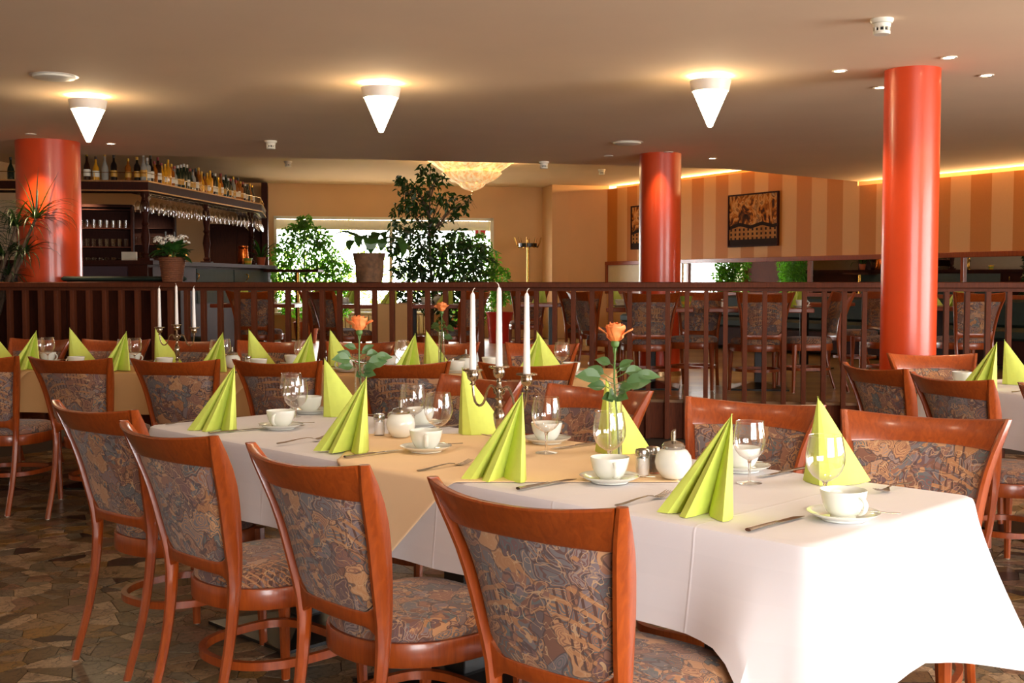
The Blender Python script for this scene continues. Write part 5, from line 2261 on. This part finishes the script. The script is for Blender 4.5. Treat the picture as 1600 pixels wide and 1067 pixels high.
# bark-covered pot with broad leaves on the handrail
px_, py_ = -1.235, rail_y(-1.235) + .02
bp = empty('potted_plant', (px_, py_, 1.302), 0, 'bark-covered pot with broad drooping leaves standing on the railing', 'potted plant')
rings = []
for k in range(12):
    q = k / 11
    rings.append([((lerp(.108, .138, q) + .005 * sin(j * 5.3 + k * .7)) * cos(2 * PI * j / 36), (lerp(.108, .138, q) + .005 * sin(j * 5.3 + k * .7)) * sin(2 * PI * j / 36), q * .25) for j in range(36)])
MB().loft(rings).build('pot', M['barkpot'], bp)
for k, (a, L_, w_, el, dr) in enumerate(((1.5, .30, .075, 1.2, 2.3), (-1.4, .34, .10, 1.1, 3.4), (-.6, .42, .10, .9, 3.0), (.1, .5, .09, .95, 2.6), (3.3, .34, .05, 1.2, 3.0), (2.6, .25, .07, 1.25, 1.5), (-2.2, .25, .09, 1.1, 2.9),
                                         (-1.0, .28, .09, 1.2, 3.4), (.6, .34, .03, 1.0, 2.6), (3.0, .2, .07, 1.4, 1.5), (-.2, .38, .1, .8, 2.8), (-1.8, .3, .08, 1.3, 3.2), (1.2, .3, .1, 1.4, 2.4), (-2.8, .3, .09, 1.3, 2.2))):
    L_, w_ = L_ * 1.25, w_ * 1.25
    pts = []
    K = 9
    for i in range(K + 1):
        q = i / K
        th = el - dr * q * q
        pts.append(Vector((cos(a) * .05, sin(a) * .05, .255)) if i == 0 else pts[-1] + Vector((cos(a) * cos(th), sin(a) * cos(th), sin(th))) * (L_ / K))
    sd = Vector((-sin(a), cos(a), 0))
    vs, fs = [], []
    for i, p in enumerate(pts):
        q = i / K
        ww = w_ * (.08 if q < .3 else sin(PI * (q - .25) / .78) + .05) * .5
        vs += [p - sd * ww, p - Vector((0, 0, ww * .25)), p + sd * ww]
    for i in range(K):
        b0 = i * 3
        fs += [(b0, b0 + 1, b0 + 4, b0 + 3), (b0 + 1, b0 + 2, b0 + 5, b0 + 4)]
    m_ = MB()
    m_.add(vs, fs)
    m_.build('leaf', M['pot_leaf'], bp)


def ficus(x, y, z, h, label, m, clusters, n, size, seed, trunk_top, pot_m, pot_r=.2, sig=.16, dense_below=0):
    e = empty('ficus_tree', (x, y, z), 0, label, 'potted tree')
    rd = random.Random(seed)
    MB().lathe([(pot_r * .75, 0), (pot_r * .78, .01), (pot_r, .34), (pot_r * .92, .34), (pot_r * .9, .3), (.001, .3)], 28, caps=False).build('pot', pot_m, e)
    MB().tube([(0, 0, .28), (.03, 0, h * .35), (-.02, .02, h * .65), (0, 0, trunk_top)], [.025, .02, .013, .004], 8).build('trunk', M['bark'], e)
    br = MB()
    lv = MB()
    for (cx, cz, r, wgt) in clusters:
        # branch to the cluster
        for kk in range(3):
            a = rd.uniform(-.5, .5)
            tip = Vector((cx + rd.uniform(-.5, .5) * r, rd.uniform(-.6, .6) * r, cz + rd.uniform(-.4, .5) * r))
            st = Vector((0, 0, max(.4, cz - abs(cx) * .5 - .2)))
            st.z = min(st.z, trunk_top)
            mid = st.lerp(tip, .5) + Vector((0, 0, .08))
            br.tube([st, mid, tip, tip + Vector((cx * .15, 0, -.1))], [.006, .004, .0025, .001], 5)
        nn_ = int(n * wgt * (1.7 if cz < dense_below else 1))

        def fn(r_, cx=cx, cz=cz, r=r):
            while True:
                p = Vector((r_.uniform(-1, 1), r_.uniform(-1, 1), r_.uniform(-1, 1)))
                if p.length < 1:
                    break
            return (cx + p.x * r, p.y * r * .8, cz + p.z * r * .8)
        scatter_leaves(lv, nn_, fn, size, rd, droop=.9)
    br.build('branches', M['bark'], e)
    o = lv.build('foliage', m, e)
    o['kind'] = 'stuff'
    return e


# dark ficus rising in front of the window, top under the raised ceiling
FZ = HP
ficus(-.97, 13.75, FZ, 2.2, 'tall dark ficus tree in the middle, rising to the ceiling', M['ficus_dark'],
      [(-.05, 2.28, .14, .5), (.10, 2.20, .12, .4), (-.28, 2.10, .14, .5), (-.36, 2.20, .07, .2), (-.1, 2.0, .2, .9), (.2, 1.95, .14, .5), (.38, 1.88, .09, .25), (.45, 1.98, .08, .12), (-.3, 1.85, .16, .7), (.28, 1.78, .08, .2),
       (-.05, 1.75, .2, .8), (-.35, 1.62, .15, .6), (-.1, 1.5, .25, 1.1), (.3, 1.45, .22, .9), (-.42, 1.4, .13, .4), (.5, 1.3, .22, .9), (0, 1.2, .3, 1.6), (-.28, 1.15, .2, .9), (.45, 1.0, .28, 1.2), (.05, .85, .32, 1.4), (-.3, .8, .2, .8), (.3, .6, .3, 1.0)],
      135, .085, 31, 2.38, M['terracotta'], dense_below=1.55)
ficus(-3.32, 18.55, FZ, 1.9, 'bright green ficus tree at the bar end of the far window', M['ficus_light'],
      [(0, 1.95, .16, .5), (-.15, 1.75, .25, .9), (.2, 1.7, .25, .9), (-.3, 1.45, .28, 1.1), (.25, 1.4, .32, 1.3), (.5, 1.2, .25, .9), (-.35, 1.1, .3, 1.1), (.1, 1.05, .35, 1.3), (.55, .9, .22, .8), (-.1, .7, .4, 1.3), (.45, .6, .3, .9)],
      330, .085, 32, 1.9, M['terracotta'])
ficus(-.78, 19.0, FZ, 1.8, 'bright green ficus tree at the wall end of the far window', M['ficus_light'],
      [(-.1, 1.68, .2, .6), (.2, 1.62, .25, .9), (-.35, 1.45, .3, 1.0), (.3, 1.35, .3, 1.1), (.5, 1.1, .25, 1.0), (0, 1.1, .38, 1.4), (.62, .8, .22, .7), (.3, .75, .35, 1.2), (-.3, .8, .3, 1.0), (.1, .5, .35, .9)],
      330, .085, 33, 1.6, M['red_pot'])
ficus(-5.9, 9.0, 0, 1.9, 'ficus tree in the dark corner before the bar', M['ficus_dark'],
      [(0, 1.7, .25, 1), (.2, 1.4, .3, 1), (-.2, 1.2, .3, 1), (.1, 1.0, .3, 1)], 60, .09, 34, 1.7, M['terracotta'])


# dracaena by the wide column
def dracaena(x, y, z):
    e = empty('dracaena', (x, y, z), 0, 'dracaena with long narrow leaves in front of the wide orange column', 'potted tree')
    rd = random.Random(8)
    MB().lathe([(.16, 0), (.2, .3), (.18, .3), (.17, .26), (.001, .26)], 24, caps=False).build('pot', M['seat_dark'], e)
    heads = [((.60, -.24, 1.57), 46, .5, .9), ((.40, -.2, 1.50), 50, .5, 0), ((.26, -.15, 1.22), 44, .5, 0), ((.46, -.18, 1.25), 40, .45, 0), ((.1, .0, 1.0), 30, .5, 0), ((.30, -.16, 1.05), 24, .42, 0), ((.0, -.1, 1.4), 44, .45, 0)]
    for hd, n, L_, up in heads:
        h = Vector(hd)
        MB().tube([(-.1 + h.x * .2, 0, .25), (h.x * .6 - .05, h.y, h.z * .6), tuple(h)], [.022, .018, .013], 8).build('trunk', M['bark'], e)
        for k in range(n):
            a = rd.uniform(0, 2 * PI)
            el = rd.uniform(.1, 1.0)
            if up and k < 7:
                el = 1.25 + rd.uniform(-.15, .2)
                a = (k * .9)
            Lk = L_ * rd.uniform(.75, 1.1)
            dr = rd.uniform(1.2, 2.2) if not (up and k < 7) else rd.uniform(.1, .5)
            pts = []
            K = 7
            for i in range(K + 1):
                q = i / K
                th = el - dr * q * q
                pts.append(h.copy() if i == 0 else pts[-1] + Vector((cos(a) * cos(th), sin(a) * cos(th), sin(th))) * (Lk / K))
            sd = Vector((-sin(a), cos(a), 0))
            vs, fs = [], []
            for i, p in enumerate(pts):
                ww = .018 * (1 - (i / K) ** 2 * .97) * .5
                vs += [p - sd * ww, p - Vector((0, 0, ww * .4)), p + sd * ww]
            for i in range(K):
                b0 = i * 3
                fs += [(b0, b0 + 1, b0 + 4, b0 + 3), (b0 + 1, b0 + 2, b0 + 5, b0 + 4)]
            m_ = MB()
            m_.add(vs, fs)
            m_.build('leaf', M['dracaena'], e)


dracaena(-5.0, 10.93, HP)

# coat stand
cs = empty('coat_stand', (.27, 19.6, HP), 0, 'brass coat stand with curved hooks against the beige wall', 'coat stand')
MB().lathe([(.18, 0), (.18, .02), (.03, .04)], 24).build('base', M['brass'], cs)
MB().lathe([(.02, .03), (.02, 1.70)], 14).build('pole', M['brass'], cs)
MB().lathe([(.14, 1.58), (.155, 1.58), (.155, 1.64), (.14, 1.64)], 28, caps=False).build('collar', M['black'], cs)
for k in range(10):
    a = 2 * PI * k / 10 + .2
    c_, s_ = cos(a), sin(a)
    MB().tube([(c_ * .13, s_ * .13, 1.58), (c_ * .17, s_ * .17, 1.57), (c_ * .2, s_ * .2, 1.62), (c_ * .24, s_ * .24, 1.74)], [.007, .007, .006, .004], 6).build('hook', M['brass'], cs)
for k in range(4):
    a = PI / 2 * k
    MB().tube([(0, 0, 1.60), (cos(a) * .14, sin(a) * .14, 1.61)], .006, 6).build('spoke', M['brass'], cs)
# small wall switch on the pier and red sign in the window
sw = empty('light_switch', (.80, 20.80, 1.95), -1.3, 'small light switch on the beige pier', 'switch')
MB().bev(-.03, .03, -.045, -.03, -.04, .04, .003).build('plate', M['white_plastic'], sw, smooth=False)
MB().bev(-.015, .015, -.05, -.045, -.025, .025, .002).build('rocker', M['white_plastic'], sw, smooth=False)
rs = A0 + fd * (wl - .24)
sg = empty('window_sign', (rs.x, rs.y + .12, 2.16), math.atan2(fd.y, fd.x), 'small red and white sign hung in the corner of the far window', 'sign')
MB().bev(-.1, .1, 0, .008, -.08, .08, .002).build('board', M['white_plastic'], sg, smooth=False)
MB().bev(-.09, -.04, -.004, 0, -.07, .07, .001).build('stripe', M['red'], sg, smooth=False)
MB().bev(.0, .09, -.004, 0, .01, .07, .001).build('stripe', M['red'], sg, smooth=False)

# ---------------------------------------------------------------- furniture on the platform
gp = 'tapestry chairs on the platform behind the railing'


def ptable(x, y, lx, ly, rz, label, cloth=None):
    e = empty('platform_table', (x, y, HP), rz, label, 'table')
    MB().bev(-lx / 2, lx / 2, -ly / 2, ly / 2, .71, .75, .006).build('tabletop', M['table_wood'], e, smooth=False)
    MB().bev(-.04, .04, -.04, .04, .03, .71, .004).build('pedestal', M['black'], e, smooth=False)
    MB().loft([[(sx * a, sy * a, zz) for sx, sy in ((-1, -1), (1, -1), (1, 1), (-1, 1))] for a, zz in ((.26, 0), (.26, .015), (.07, .06))]).build('base_plate', M['black'], e, smooth=False)
    return e


ptable(1.30, 10.72, .78, .78, -.17, 'reddish square table behind the railing, in front of the middle column')
ptable(2.28, 10.62, .92, .78, -.17, 'reddish square table behind the railing, between the two columns')
ptable(4.15, 11.2, 1.0, .8, -.4, 'reddish table behind the railing beyond the big orange column')
ptable(-1.05, 12.2, 1.5, .8, 0, 'reddish table with hanging cloth in front of the tall ficus')
ptable(-2.75, 12.6, .9, .8, 0, 'small reddish table near the end of the bar')
ptable(3.3, 13.0, .9, .8, -.6, 'reddish table at the striped wall bench')
ptable(.45, 12.9, .8, .8, 0, 'reddish table left of the middle column')
for i, (x, y, a, l) in enumerate((
        (1.205, 9.93, 90, 'tapestry chair behind the railing, back to us, before the middle column'),
        (2.17, 9.86, 90, 'tapestry chair behind the railing, back to us, between the two columns'),
        (3.00, 10.42, 186, 'tapestry chair seen side-on behind the railing, just before the big column'),
        (1.80, 10.95, 250, 'tapestry chair facing us between two platform tables'),
        (.62, 10.9, 20, 'tapestry chair seen side-on, left of the table before the middle column'),
        (.72, 12.3, 75, 'tapestry chair further back beside the middle column'),
        (.22, 14.6, 95, 'tapestry chair in front of the coat stand'),
        (3.55, 10.25, 100, 'tapestry chair behind the railing, first beyond the big column'),
        (4.15, 10.2, 95, 'tapestry chair behind the railing, second beyond the big column'),
        (-1.95, 11.7, 40, 'tapestry chair leaning into view left of the cloth-hung table'),
        (-2.15, 12.5, -30, 'tapestry chair between the bar-end table and the cloth-hung table'),
        (-2.7, 11.85, 85, 'tapestry chair before the small table near the bar'),
        (-.35, 11.75, 150, 'tapestry chair at the window side of the cloth-hung table'),
        (3.9, 12.1, 200, 'tapestry chair near the striped wall bench'))):
    put_chair(x, y, a, l, gp, HP)
# table runner hanging from the cloth-hung table
rn = MB()
rn.bev(-1.42, -1.02, 11.782, 11.79, HP + .28, HP + .752, .002)
rn.bev(-1.42, -1.02, 11.79, 12.6, HP + .752, HP + .757, .002)
tag(rn.build('table_runner', M['tan_cloth'], smooth=False), 'tan cloth runner hanging over the table before the tall ficus', 'tablecloth')
PT = HP + .7535
for (x, y, rz, l) in ((-1.62, 12.05, .3, 'on the cloth-hung table, bar side'), (-1.2, 12.0, .2, 'on the cloth-hung table, middle'), (-.62, 12.0, .6, 'on the cloth-hung table, ficus side'), (2.62, 10.6, .2, 'on the table between the columns'),
                      (-2.85, 12.4, 1.2, 'on the small table near the bar'), (4.3, 11.0, .4, 'on the table beyond the big column'), (.35, 12.8, 1, 'on the table left of the middle column'),
                      (.95, 10.95, 2.6, 'on the table before the middle column'), (4.1, 11.45, 2.8, 'far side of the table beyond the big column'), (3.25, 12.9, .3, 'on the table at the striped wall bench')):
    zt = PT + (.005 if (-1.42 < x < -1.0 and y > 11.79 and y < 12.6) else 0)
    napkin.put((x, y, zt), rz, f'lime green napkin {l}', 'napkin', 'green napkins on the platform tables')
for (x, y, rz, l) in ((-1.75, 11.98, 1, 'on the cloth-hung table, bar side'), (-.9, 12.0, 2, 'on the cloth-hung table, middle'), (2.60, 10.35, 1.5, 'on the table between the columns, near edge'), (2.45, 10.85, 1, 'on the table between the columns, far edge'),
                      (1.12, 10.45, 3, 'on the table before the middle column'), (-2.6, 12.35, 0, 'on the small table near the bar'), (4.4, 11.2, 0, 'on the table beyond the big column'), (1.0, 10.6, 2, 'far side of the table before the middle column')):
    saucer_p.put((x, y, PT), 0, f'white saucer {l}', 'saucer', 'saucers on the platform tables')
    cup_p.put((x, y, PT + .0058), rz, f'white coffee cup {l}', 'cup', 'coffee cups on the platform tables')
sugar_p.put((1.46, 10.62, PT), 0, 'white sugar dispenser on the table before the middle column', 'sugar dispenser', 'sugar dispensers')
tapered('striped_bowl', 'yellow and green striped pot on the table before the middle column', 'bowl', 1.60, 10.6, PT, .035, .055, .1, M['cake_green'], None, M['yellow'])
salt_p.put((1.92, 10.5, PT), 0, 'salt shaker on the table between the columns', 'salt shaker', 'salt shakers')
sugar_p.put((-.78, 12.15, PT), 0, 'white sugar dispenser on the cloth-hung table', 'sugar dispenser', 'sugar dispensers')
# radiator and planter under the far window
rp = A0 + fd * 1.0
rad = empty('radiator', (rp.x, rp.y - .18, HP), math.atan2(fd.y, fd.x), 'white radiator under the far window', 'radiator')
for k in range(22):
    MB().bev(k * .08, k * .08 + .066, 0, .06, .08, .40, .006).build('fin', M['cream'], rad, smooth=False)
pb = empty('planter_box', (-.2, 18.6, HP), .1, 'glossy red floor pot beside the far window', 'pot')
MB().lathe([(.17, 0), (.21, .45), (.23, .5), (.2, .5), (.19, .44), (.001, .42)], 28, caps=False).build('body', M['red_pot'], pb)
MB().lathe([(.19, .43), (.001, .45)], 20, caps=False).build('soil', M['soil'], pb)
